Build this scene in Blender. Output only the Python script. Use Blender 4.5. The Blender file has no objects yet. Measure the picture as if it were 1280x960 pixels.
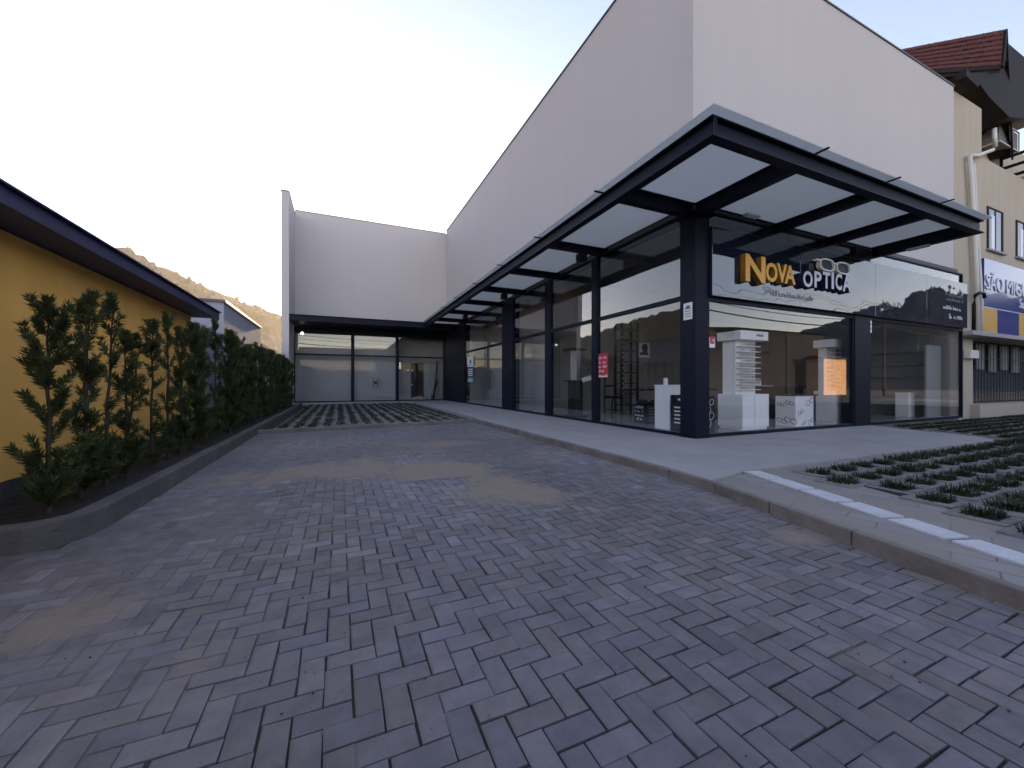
import bpy, bmesh, math, random
from mathutils import Vector, noise, Matrix
random.seed(7)
R = math.radians
S = bpy.context.scene
COL = S.collection
ORG = {}

# ------------------------------------------------------------------ helpers
def tag(o, label=None, cat=None, group=None, kind=None):
    if label: o['label'] = label
    if cat: o['category'] = cat
    if group: o['group'] = group
    if kind: o['kind'] = kind
    return o

def thing(name, label, cat, loc=(0, 0, 0), group=None, rz=0.0):
    o = bpy.data.objects.new(name, None)
    COL.objects.link(o)
    o.empty_display_size = 0.2
    o.location = loc
    o.rotation_euler = (0, 0, rz)
    ORG[o.name] = Vector(loc)
    return tag(o, label, cat, group)

class MB:
    """collects geometry (world coordinates) and links it as one mesh object"""
    def __init__(self):
        self.v = []; self.f = []; self.m = []; self.cur = 0
    def quad(self, *pts):
        n = len(self.v); self.v += [tuple(p) for p in pts]
        self.f.append(tuple(range(n, n + len(pts)))); self.m.append(self.cur); return self
    def box(self, x0, x1, y0, y1, z0, z1):
        if x0 > x1: x0, x1 = x1, x0
        if y0 > y1: y0, y1 = y1, y0
        if z0 > z1: z0, z1 = z1, z0
        n = len(self.v)
        self.v += [(x0,y0,z0),(x1,y0,z0),(x1,y1,z0),(x0,y1,z0),(x0,y0,z1),(x1,y0,z1),(x1,y1,z1),(x0,y1,z1)]
        for q in ((0,3,2,1),(4,5,6,7),(0,1,5,4),(1,2,6,5),(2,3,7,6),(3,0,4,7)):
            self.f.append(tuple(n+i for i in q)); self.m.append(self.cur)
        return self
    def bar(self, a, b, w, h, up=(0,0,1)):
        """box between two points, w wide across, h along 'up'"""
        a = Vector(a); b = Vector(b); d = (b-a).normalized(); up = Vector(up)
        s = d.cross(up)
        if s.length < 1e-4: s = d.cross(Vector((1,0,0)))
        s.normalize(); u = s.cross(d).normalized()
        n = len(self.v)
        for p in (a, b):
            for i, j in ((-1,-1),(1,-1),(1,1),(-1,1)):
                self.v.append(tuple(p + s*i*w/2 + u*j*h/2))
        for q in ((0,1,2,3),(7,6,5,4),(0,4,5,1),(1,5,6,2),(2,6,7,3),(3,7,4,0)):
            self.f.append(tuple(n+i for i in q)); self.m.append(self.cur)
        return self
    def prism(self, poly, z0, z1):
        n = len(self.v); k = len(poly)
        ar = sum(poly[i][0]*poly[(i+1)%k][1]-poly[(i+1)%k][0]*poly[i][1] for i in range(k))
        if ar < 0: poly = poly[::-1]
        self.v += [(p[0],p[1],z0) for p in poly] + [(p[0],p[1],z1) for p in poly]
        self.f.append(tuple(n+i for i in range(k))[::-1]); self.f.append(tuple(n+k+i for i in range(k)))
        self.m += [self.cur]*2
        for i in range(k):
            j = (i+1) % k
            self.f.append((n+i, n+j, n+k+j, n+k+i)); self.m.append(self.cur)
        return self
    def tube(self, pts, r, seg=8, r1=None, cap=True):
        pts = [Vector(p) for p in pts]; k = len(pts); n = len(self.v)
        for i, p in enumerate(pts):
            d = (pts[min(i+1,k-1)] - pts[max(i-1,0)]).normalized()
            a = Vector((0,0,1)) if abs(d.z) < .9 else Vector((1,0,0))
            s = d.cross(a).normalized(); u = s.cross(d)
            rr = r if r1 is None else r + (r1-r)*i/(k-1)
            for j in range(seg):
                t = 2*math.pi*j/seg
                self.v.append(tuple(p + (s*math.cos(t)+u*math.sin(t))*rr))
        for i in range(k-1):
            for j in range(seg):
                a = n+i*seg+j; b = n+i*seg+(j+1)%seg
                self.f.append((a, b, b+seg, a+seg)); self.m.append(self.cur)
        if cap:
            self.f.append(tuple(n+j for j in range(seg))[::-1]); self.m.append(self.cur)
            self.f.append(tuple(n+(k-1)*seg+j for j in range(seg))); self.m.append(self.cur)
        return self
    def ring(self, c, ax1, ax2, r, t, seg=16):
        """flat torus-like ring tube"""
        c = Vector(c); ax1 = Vector(ax1); ax2 = Vector(ax2)
        pts = [c + ax1*math.cos(2*math.pi*i/seg)*r + ax2*math.sin(2*math.pi*i/seg)*r*0.8 for i in range(seg+1)]
        return self.tube(pts, t, 4, cap=False)
    def build(self, name, mats, parent=None, bevel=0, smooth=False, seg=2):
        off = Vector((0,0,0))
        if parent is not None: off = ORG[parent.name]
        me = bpy.data.meshes.new(name)
        me.from_pydata([tuple(Vector(p)-off) for p in self.v], [], self.f)
        if not isinstance(mats, (list, tuple)): mats = [mats]
        for m in mats: me.materials.append(m)
        if len(mats) > 1: me.polygons.foreach_set('material_index', self.m)
        if smooth: me.polygons.foreach_set('use_smooth', [True]*len(me.polygons))
        me.update()
        o = bpy.data.objects.new(name, me); COL.objects.link(o)
        if parent is not None: o.parent = parent
        ORG[o.name] = off
        if bevel:
            b = o.modifiers.new('bevel', 'BEVEL'); b.width = bevel; b.segments = seg; b.limit_method = 'ANGLE'
        return o

def copy_tree(o, parent=None):
    c = o.copy(); COL.objects.link(c); c.parent = parent
    ORG[c.name] = ORG.get(o.name, Vector((0,0,0)))
    for ch in list(o.children): copy_tree(ch, c)
    return c

def text_mesh(s, size, extrude, offset=0.0, res=3):
    cu = bpy.data.curves.new('lettering', 'FONT'); cu.body = s; cu.size = size
    cu.extrude = extrude; cu.offset = offset; cu.resolution_u = res
    o = bpy.data.objects.new('lettering', cu); COL.objects.link(o)
    bpy.context.view_layer.update()
    dg = bpy.context.evaluated_depsgraph_get()
    me = bpy.data.meshes.new_from_object(o.evaluated_get(dg))
    bpy.data.objects.remove(o)
    return me

def text_obj(name, s, height, depth, mat, parent, origin, right=(1,0,0), up=(0,0,1), width=None, offset=0.0, shear=0.0):
    """lettering whose lower left stands at origin; scaled to the cap height and width asked for"""
    me = text_mesh(s, 1.0, 0.5, offset)
    xs = [v.co.x for v in me.vertices]; ys = [v.co.y for v in me.vertices]
    x0, x1, y0, y1 = min(xs), max(xs), min(ys), max(ys)
    sy = height/(y1-y0); sx = width/(x1-x0) if width else sy
    r = Vector(right).normalized(); u = Vector(up).normalized(); nrm = r.cross(u)
    off = ORG[parent.name] if parent is not None else Vector((0,0,0))
    o0 = Vector(origin) - off
    for v in me.vertices:
        x = (v.co.x-x0)*sx; y = (v.co.y-y0)*sy; z = v.co.z*depth
        v.co = o0 + r*(x + shear*y) + u*y + nrm*(z + depth/2)
    me.materials.clear(); me.materials.append(mat)
    o = bpy.data.objects.new(name, me); COL.objects.link(o)
    if parent is not None: o.parent = parent
    ORG[o.name] = off
    return o

# ------------------------------------------------------------------ pixel -> plane (photo is 1280x960)
F = 490.0; HC = 1.25; PSI = math.atan(216/F); CX, CY = 640, 479.5
cs, sn = math.cos(PSI), math.sin(PSI)
def ray(u, v):
    a = (u-CX)/F; return (a*cs+sn, -a*sn+cs, -(v-CY)/F)
def G(u, v, z=0.0):
    r = ray(u, v); t = (z-HC)/r[2]; return (r[0]*t, r[1]*t)
def PX(u, v, X):
    r = ray(u, v); t = X/r[0]; return (r[1]*t, HC+r[2]*t)
def PY(u, v, Y):
    r = ray(u, v); t = Y/r[1]; return (r[0]*t, HC+r[2]*t)

# ------------------------------------------------------------------ materials
def mat(name, col, rough=0.6, metal=0.0, spec=0.5, var=0.0, vscale=3.0, bump=0.0, bscale=40.0, coat=0.0):
    m = bpy.data.materials.new(name); m.use_nodes = True
    nt = m.node_tree; p = nt.nodes['Principled BSDF']
    p.inputs['Base Color'].default_value = (*col, 1); p.inputs['Roughness'].default_value = rough
    p.inputs['Metallic'].default_value = metal; p.inputs['Specular IOR Level'].default_value = spec
    p.inputs['Coat Weight'].default_value = coat
    if var or bump:
        g = nt.nodes.new('ShaderNodeNewGeometry')
    if var:
        n = nt.nodes.new('ShaderNodeTexNoise'); n.inputs['Scale'].default_value = vscale
        n.inputs['Detail'].default_value = 8; n.inputs['Roughness'].default_value = .65
        nt.links.new(g.outputs['Position'], n.inputs['Vector'])
        r = nt.nodes.new('ShaderNodeMapRange')
        r.inputs['From Min'].default_value = .3; r.inputs['From Max'].default_value = .7
        r.inputs['To Min'].default_value = 1-var; r.inputs['To Max'].default_value = 1+var
        nt.links.new(n.outputs['Fac'], r.inputs['Value'])
        mx = nt.nodes.new('ShaderNodeVectorMath'); mx.operation = 'SCALE'
        mx.inputs[0].default_value = col
        nt.links.new(r.outputs['Result'], mx.inputs['Scale'])
        nt.links.new(mx.outputs['Vector'], p.inputs['Base Color'])
    if bump:
        n2 = nt.nodes.new('ShaderNodeTexNoise'); n2.inputs['Scale'].default_value = bscale; n2.inputs['Detail'].default_value = 5
        nt.links.new(g.outputs['Position'], n2.inputs['Vector'])
        b = nt.nodes.new('ShaderNodeBump'); b.inputs['Strength'].default_value = bump; b.inputs['Distance'].default_value = .02
        nt.links.new(n2.outputs['Fac'], b.inputs['Height']); nt.links.new(b.outputs['Normal'], p.inputs['Normal'])
    return m

def nodes(m): return m.node_tree.nodes, m.node_tree.links

M = {}
def wall_mat(name, col, streak=.05, warm=(1,1,1)):
    """painted render: fine grain, faint vertical rain streaks and blotches"""
    m = mat(name, col, .85, spec=.25); N, L = nodes(m); p = N['Principled BSDF']
    g = N.new('ShaderNodeNewGeometry')
    mp = N.new('ShaderNodeMapping'); mp.inputs['Scale'].default_value = (2.2, 2.2, .10); L.new(g.outputs['Position'], mp.inputs['Vector'])
    n1 = N.new('ShaderNodeTexNoise'); n1.inputs['Scale'].default_value = 1.6; n1.inputs['Detail'].default_value = 7; L.new(mp.outputs[0], n1.inputs['Vector'])
    n2 = N.new('ShaderNodeTexNoise'); n2.inputs['Scale'].default_value = .35; n2.inputs['Detail'].default_value = 6; L.new(g.outputs['Position'], n2.inputs['Vector'])
    ad = N.new('ShaderNodeMath'); ad.operation = 'ADD'; L.new(n1.outputs['Fac'], ad.inputs[0]); L.new(n2.outputs['Fac'], ad.inputs[1])
    r = N.new('ShaderNodeMapRange'); r.inputs['From Min'].default_value = .7; r.inputs['From Max'].default_value = 1.3
    r.inputs['To Min'].default_value = 1-streak; r.inputs['To Max'].default_value = 1+streak; L.new(ad.outputs[0], r.inputs['Value'])
    v = N.new('ShaderNodeVectorMath'); v.operation = 'SCALE'; v.inputs[0].default_value = col; L.new(r.outputs[0], v.inputs['Scale'])
    L.new(v.outputs[0], p.inputs['Base Color'])
    n3 = N.new('ShaderNodeTexNoise'); n3.inputs['Scale'].default_value = 90; L.new(g.outputs['Position'], n3.inputs['Vector'])
    b = N.new('ShaderNodeBump'); b.inputs['Strength'].default_value = .12; b.inputs['Distance'].default_value = .004
    L.new(n3.outputs['Fac'], b.inputs['Height']); L.new(b.outputs['Normal'], p.inputs['Normal'])
    return m
M['wall'] = wall_mat('painted_wall', (.54, .495, .475), .024)
M['cream'] = wall_mat('cream_wall', (.45, .385, .30), .06)
M['yellow'] = wall_mat('yellow_wall', (.93, .52, .13), .09)
M['grey_wall'] = wall_mat('grey_wall', (.36, .36, .40), .06)
M['concrete'] = mat('smooth_concrete', (.335, .312, .298), .7, var=.12, vscale=1.3, bump=.15, bscale=60)
M['kerb'] = mat('stained_kerb', (.19, .165, .14), .9, var=.35, vscale=2.2, bump=.4, bscale=35)
M['planter'] = mat('planter_concrete', (.095, .086, .08), .9, var=.3, vscale=2.6, bump=.4, bscale=30)
M['soil'] = mat('soil', (.011, .009, .007), .95, var=.4, vscale=8, bump=1.0, bscale=22)
M['grid'] = mat('grid_concrete', (.19, .178, .165), .9, var=.3, vscale=5, bump=.5, bscale=50)
M['dash'] = mat('white_tile', (.52, .52, .53), .7, var=.14, vscale=7, bump=.2)
M['steel'] = mat('dark_steel', (.0042, .0058, .017), .5, spec=.16, var=.25, vscale=4)
M['black'] = mat('black_paint', (.006, .006, .008), .5, spec=.25)
M['navy'] = mat('navy_fascia', (.018, .022, .075), .6, var=.2, vscale=2)
M['coping'] = mat('coping_metal', (.10, .10, .11), .5)
M['white'] = mat('white_laminate', (.86, .86, .85), .35)
M['inwall'] = mat('interior_wall', (.20, .185, .165), .8, var=.05, vscale=2)
M['pale'] = mat('pale_partition', (.30, .305, .305), .6, var=.06, vscale=1.5)
M['infloor'] = mat('interior_tile', (.30, .30, .30), .18, var=.06, vscale=2)
M['inceil'] = mat('interior_ceiling', (.12, .115, .11), .9)
M['wood'] = mat('dark_wood', (.014, .009, .008), .7, spec=.2, var=.3, vscale=6)
M['pipe'] = mat('white_pipe', (.62, .60, .55), .45, var=.08, vscale=4)
M['silver'] = mat('silver', (.55, .56, .57), .3, metal=.8)
M['paper'] = mat('paper', (.78, .78, .78), .6)
M['ink'] = mat('ink', (.02, .02, .022), .6)
M['greyink'] = mat('grey_ink', (.16, .16, .17), .6)
M['red'] = mat('red_print', (.50, .018, .03), .5)
M['green'] = mat('green_print', (.03, .22, .15), .5)
M['navyprint'] = mat('navy_print', (.012, .02, .055), .5)
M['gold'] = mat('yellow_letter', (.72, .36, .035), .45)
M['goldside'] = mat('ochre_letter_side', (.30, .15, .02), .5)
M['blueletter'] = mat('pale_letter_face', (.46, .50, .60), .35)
M['boardblue'] = mat('blue_board', (.020, .035, .23), .16, spec=.55, coat=.6)
M['boardyellow'] = mat('yellow_panel', (.55, .29, .02), .45)
M['boardwhite'] = mat('white_lettering', (.72, .74, .80), .4)
M['orange'] = mat('across_wall', (.62, .40, .25), .85, var=.1)
M['acrossdark'] = mat('across_dark', (.022, .024, .036), .9, var=.2)
M['acrossgrey'] = mat('across_grey', (.20, .20, .22), .85, var=.1)
M['roofdark'] = mat('dark_roof', (.04, .035, .035), .8, var=.3, vscale=2)
M['asphalt'] = mat('asphalt', (.05, .05, .052), .9, var=.2, vscale=4, bump=.3)
M['earth'] = mat('earth', (.07, .065, .045), .95, var=.3, vscale=.2)
M['bark'] = mat('bark', (.045, .032, .022), .9, var=.3, vscale=20)
M['terracotta'] = mat('terracotta_slab', (.42, .24, .13), .8, var=.1)

def leaf_mat(name, col, col2, scale):
    m = mat(name, col, .55, spec=.3); N, L = nodes(m); p = N['Principled BSDF']
    g = N.new('ShaderNodeNewGeometry'); n = N.new('ShaderNodeTexNoise'); n.inputs['Scale'].default_value = scale; n.inputs['Detail'].default_value = 3
    L.new(g.outputs['Position'], n.inputs['Vector'])
    cr = N.new('ShaderNodeValToRGB'); cr.color_ramp.elements[0].position = .35; cr.color_ramp.elements[1].position = .68
    cr.color_ramp.elements[0].color = (*col, 1); cr.color_ramp.elements[1].color = (*col2, 1)
    L.new(n.outputs['Fac'], cr.inputs['Fac']); L.new(cr.outputs['Color'], p.inputs['Base Color'])
    p.inputs['Transmission Weight'].default_value = 0
    return m
M['leaf'] = leaf_mat('conifer_leaf', (.026, .040, .013), (.095, .115, .036), 6)
M['grass'] = leaf_mat('grass_blade', (.014, .022, .008), (.042, .048, .018), 5)
M['forestshade'] = leaf_mat('forest_shade', (.008, .011, .009), (.018, .020, .014), .08)  # darker copy of forest: the street hill's shade is put into its colour
M['forest'] = leaf_mat('forest', (.030, .038, .016), (.075, .07, .03), .08)

def glass_mat(name, tint, rough=0.0):
    m = bpy.data.materials.new(name); m.use_nodes = True; N, L = nodes(m); N.clear()
    out = N.new('ShaderNodeOutputMaterial'); g = N.new('ShaderNodeNewGeometry')
    ior = N.new('ShaderNodeMapRange'); ior.inputs['To Min'].default_value = 1.55; ior.inputs['To Max'].default_value = 1/1.55
    L.new(g.outputs['Backfacing'], ior.inputs['Value'])
    fr = N.new('ShaderNodeFresnel'); L.new(ior.outputs[0], fr.inputs['IOR'])
    tr = N.new('ShaderNodeBsdfTransparent'); tr.inputs['Color'].default_value = (*tint, 1)
    gl = N.new('ShaderNodeBsdfGlossy'); gl.inputs['Roughness'].default_value = rough; gl.inputs['Color'].default_value = (1,1,1,1)
    mx = N.new('ShaderNodeMixShader'); L.new(fr.outputs[0], mx.inputs['Fac']); L.new(tr.outputs[0], mx.inputs[1]); L.new(gl.outputs[0], mx.inputs[2])
    L.new(mx.outputs[0], out.inputs['Surface'])
    return m
M['glass'] = glass_mat('shop_glass', (.985, .985, .985))
M['housepane'] = mat('house_pane', (.05, .055, .065), .05, spec=.8)

def milky_mat():
    m = bpy.data.materials.new('milky_glass'); m.use_nodes = True; N, L = nodes(m); p = N['Principled BSDF']
    p.inputs['Base Color'].default_value = (.52, .54, .53, 1); p.inputs['Roughness'].default_value = .08
    tl = N.new('ShaderNodeBsdfTranslucent'); tl.inputs['Color'].default_value = (.68, .68, .66, 1)
    mx = N.new('ShaderNodeMixShader'); mx.inputs['Fac'].default_value = .72
    L.new(p.outputs[0], mx.inputs[1]); L.new(tl.outputs[0], mx.inputs[2])
    L.new(mx.outputs[0], N['Material Output'].inputs['Surface'])
    return m
M['milky'] = milky_mat()

def sign_mat():
    """high-gloss dark acrylic sheet with a gently buckled surface"""
    m = mat('glossy_sign_sheet', (.010, .013, .028), .03, spec=1.0); N, L = nodes(m); p = N['Principled BSDF']
    p.inputs['IOR'].default_value = 1.55
    p.inputs['Coat Weight'].default_value = .1; p.inputs['Coat Roughness'].default_value = .02
    g = N.new('ShaderNodeNewGeometry'); mp = N.new('ShaderNodeMapping'); mp.inputs['Scale'].default_value = (1.0, 1.0, 1.6)
    L.new(g.outputs['Position'], mp.inputs['Vector'])
    n = N.new('ShaderNodeTexNoise'); n.inputs['Scale'].default_value = .9; n.inputs['Detail'].default_value = 1.5; n.inputs['Roughness'].default_value = .35
    L.new(mp.outputs[0], n.inputs['Vector'])
    b = N.new('ShaderNodeBump'); b.inputs['Strength'].default_value = .45; b.inputs['Distance'].default_value = .04
    L.new(n.outputs['Fac'], b.inputs['Height']); L.new(b.outputs['Normal'], p.inputs['Normal']); L.new(b.outputs['Normal'], p.inputs['Coat Normal'])
    return m
M['sign'] = sign_mat()

def paver_mat(joint=False):
    m = mat('joint_sand' if joint else 'paver', (.13, .13, .14), .85, spec=.35); N, L = nodes(m); p = N['Principled BSDF']
    at = N.new('ShaderNodeAttribute'); at.attribute_name = 'wear'
    sp = N.new('ShaderNodeSeparateColor'); L.new(at.outputs['Color'], sp.inputs[0])
    g = N.new('ShaderNodeNewGeometry')
    n1 = N.new('ShaderNodeTexNoise'); n1.inputs['Scale'].default_value = 6; n1.inputs['Detail'].default_value = 9; n1.inputs['Roughness'].default_value = .7; L.new(g.outputs['Position'], n1.inputs['Vector'])
    n2 = N.new('ShaderNodeTexNoise'); n2.inputs['Scale'].default_value = 70; n2.inputs['Detail'].default_value = 4; L.new(g.outputs['Position'], n2.inputs['Vector'])
    ramp = N.new('ShaderNodeValToRGB')
    if joint:
        e = ramp.color_ramp.elements; e[0].position = .0; e[0].color = (.036, .029, .022, 1); e[1].position = 1; e[1].color = (.150, .140, .130, 1)
        L.new(sp.outputs['Blue'], ramp.inputs['Fac'])
    else:
        e = ramp.color_ramp.elements; e[0].position = .0; e[0].color = (.104, .095, .093, 1); e[1].position = 1; e[1].color = (.232, .214, .213, 1)
        q = e.new(.5); q.color = (.158, .145, .143, 1)
        L.new(sp.outputs['Red'], ramp.inputs['Fac'])
    hm_ = N.new('ShaderNodeMix'); hm_.data_type = 'RGBA'; hm_.inputs['A'].default_value = (.93, .96, 1.10, 1); hm_.inputs['B'].default_value = (1.09, 1.01, .90, 1)
    L.new(at.outputs['Alpha'], hm_.inputs['Factor'])
    hv_ = N.new('ShaderNodeVectorMath'); hv_.operation = 'MULTIPLY'; L.new(ramp.outputs['Color'], hv_.inputs[0]); L.new(hm_.outputs['Result'], hv_.inputs[1])
    # fine mottling
    r = N.new('ShaderNodeMapRange'); r.inputs['From Min'].default_value = .25; r.inputs['From Max'].default_value = .75; r.inputs['To Min'].default_value = .72; r.inputs['To Max'].default_value = 1.28
    L.new(n1.outputs['Fac'], r.inputs['Value'])
    v = N.new('ShaderNodeVectorMath'); v.operation = 'SCALE'; L.new(hv_.outputs[0], v.inputs[0]); L.new(r.outputs[0], v.inputs['Scale'])
    # sand
    ad = N.new('ShaderNodeMath'); ad.operation = 'MULTIPLY_ADD'; ad.inputs[1].default_value = .9; ad.inputs[2].default_value = -.45
    L.new(n1.outputs['Fac'], ad.inputs[0])
    a2 = N.new('ShaderNodeMath'); a2.operation = 'ADD'; L.new(sp.outputs['Green'], a2.inputs[0]); L.new(ad.outputs[0], a2.inputs[1])
    sm = N.new('ShaderNodeMapRange'); sm.interpolation_type = 'SMOOTHSTEP'; sm.inputs['From Min'].default_value = .18; sm.inputs['From Max'].default_value = 1.15
    L.new(a2.outputs[0], sm.inputs['Value'])
    mx = N.new('ShaderNodeMix'); mx.data_type = 'RGBA'; L.new(sm.outputs[0], mx.inputs['Factor'])
    L.new(v.outputs[0], mx.inputs['A']); mx.inputs['B'].default_value = (.250, .200, .148, 1)
    L.new(mx.outputs['Result'], p.inputs['Base Color'])
    b = N.new('ShaderNodeBump'); b.inputs['Strength'].default_value = .35; b.inputs['Distance'].default_value = .004
    L.new(n2.outputs['Fac'], b.inputs['Height']); L.new(b.outputs['Normal'], p.inputs['Normal'])
    return m
M['paver'] = paver_mat(); M['joint'] = paver_mat(True)

def brickbump_mat():
    """pavement of worn rectangular concrete blocks"""
    m = mat('pavement_blocks', (.26, .235, .215), .9); N, L = nodes(m); p = N['Principled BSDF']
    g = N.new('ShaderNodeNewGeometry'); mp = N.new('ShaderNodeMapping'); mp.inputs['Rotation'].default_value = (0, 0, R(72))
    L.new(g.outputs['Position'], mp.inputs['Vector'])
    b = N.new('ShaderNodeTexBrick'); b.inputs['Scale'].default_value = 1; b.inputs['Brick Width'].default_value = .40; b.inputs['Row Height'].default_value = .20
    b.inputs['Mortar Size'].default_value = .006; b.inputs['Color1'].default_value = (.27, .25, .24, 1); b.inputs['Color2'].default_value = (.20, .19, .185, 1); b.inputs['Mortar'].default_value = (.14, .12, .10, 1)
    L.new(mp.outputs[0], b.inputs['Vector'])
    n = N.new('ShaderNodeTexNoise'); n.inputs['Scale'].default_value = 2.5; n.inputs['Detail'].default_value = 8; L.new(g.outputs['Position'], n.inputs['Vector'])
    r = N.new('ShaderNodeMapRange'); r.inputs['From Min'].default_value = .35; r.inputs['From Max'].default_value = .62; L.new(n.outputs['Fac'], r.inputs['Value'])
    mx = N.new('ShaderNodeMix'); mx.data_type = 'RGBA'; L.new(r.outputs[0], mx.inputs['Factor']); L.new(b.outputs['Color'], mx.inputs['A']); mx.inputs['B'].default_value = (.25, .215, .175, 1)
    L.new(mx.outputs['Result'], p.inputs['Base Color'])
    bp = N.new('ShaderNodeBump'); bp.inputs['Strength'].default_value = .4; bp.inputs['Distance'].default_value = .01; bp.invert = True
    L.new(b.outputs['Fac'], bp.inputs['Height']); L.new(bp.outputs['Normal'], p.inputs['Normal'])
    return m
M['pavement'] = brickbump_mat()

def tile_mat():
    m = mat('red_roof_tiles', (.12, .036, .028), .8, var=.35, vscale=5)
    return m
M['tiles'] = tile_mat()
M['plinth'] = mat('dark_plinth', (.06, .055, .05), .9, var=.3)

# ------------------------------------------------------------------ setting: ground, road, pavers, pavement
Z1 = 0.12
def struct(name, mb, m, **k): return tag(mb.build(name, m, **k), kind='structure')
g = MB(); g.quad((-690,-290,-.14),(690,-290,-.14),(690,720,-.14),(-690,720,-.14)); struct('ground', g, M['earth'])
g = MB(); g.quad((-200,-14,-.10),(200,-14,-.10),(200,-4,-.10),(-200,-4,-.10)); struct('road', g, M['asphalt'])

SAND = []
for (u0, v0, u1, v1, a) in [(490,576,620,600,1.15),(560,585,690,632,1.0),(350,577,470,600,.95),(325,592,360,606,.9),(270,590,330,606,.6),
                            (500,548,600,560,.55),(700,575,860,600,.5),(60,752,140,785,.75),(440,690,478,712,.55),(180,800,300,880,.45),(640,600,700,640,.8),
                            (960,650,1040,690,.75),(1040,780,1120,860,.45),(1150,700,1280,760,.7),(880,618,960,650,.6),(200,600,330,680,.35),(380,640,470,668,.4)]:
    cx, cy = G((u0+u1)/2, (v0+v1)/2); ax = abs(G(u1,(v0+v1)/2)[0]-G(u0,(v0+v1)/2)[0])/2+.08
    ay = abs(G((u0+u1)/2,v0)[1]-G((u0+u1)/2,v1)[1])/2+.10
    SAND.append((cx, cy, ax, ay, a))
def wear_at(x, y):
    nz = noise.fractal(Vector((x*1.1, y*1.1, 3.1)), 1.0, 2.0, 5)
    n2 = noise.fractal(Vector((x*.45, y*.45, 9.7)), 1.0, 2.0, 4)
    s = 0.0
    for cx, cy, ax, ay, a in SAND:
        d = ((x-cx)/ax)**2 + ((y-cy)/ay)**2
        s = max(s, .88*a*max(0, 1.2-.62*d+nz*.95))
    s = max(s, .16 + .32*n2)
    # joints: swept clean in the near middle, choked with fines at the back and on the left
    f = max(min(1, (y-3.4)/3.0), min(1, (-.35-x+.18*(y-2))/.9))
    f = min(1, max(0, .18 + .8*f + .75*nz + .38*noise.noise(Vector((x*7, y*7, 2)))))
    f = max(f, min(1, s*1.1))
    return max(0, min(1, s)), max(0, f)

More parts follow.
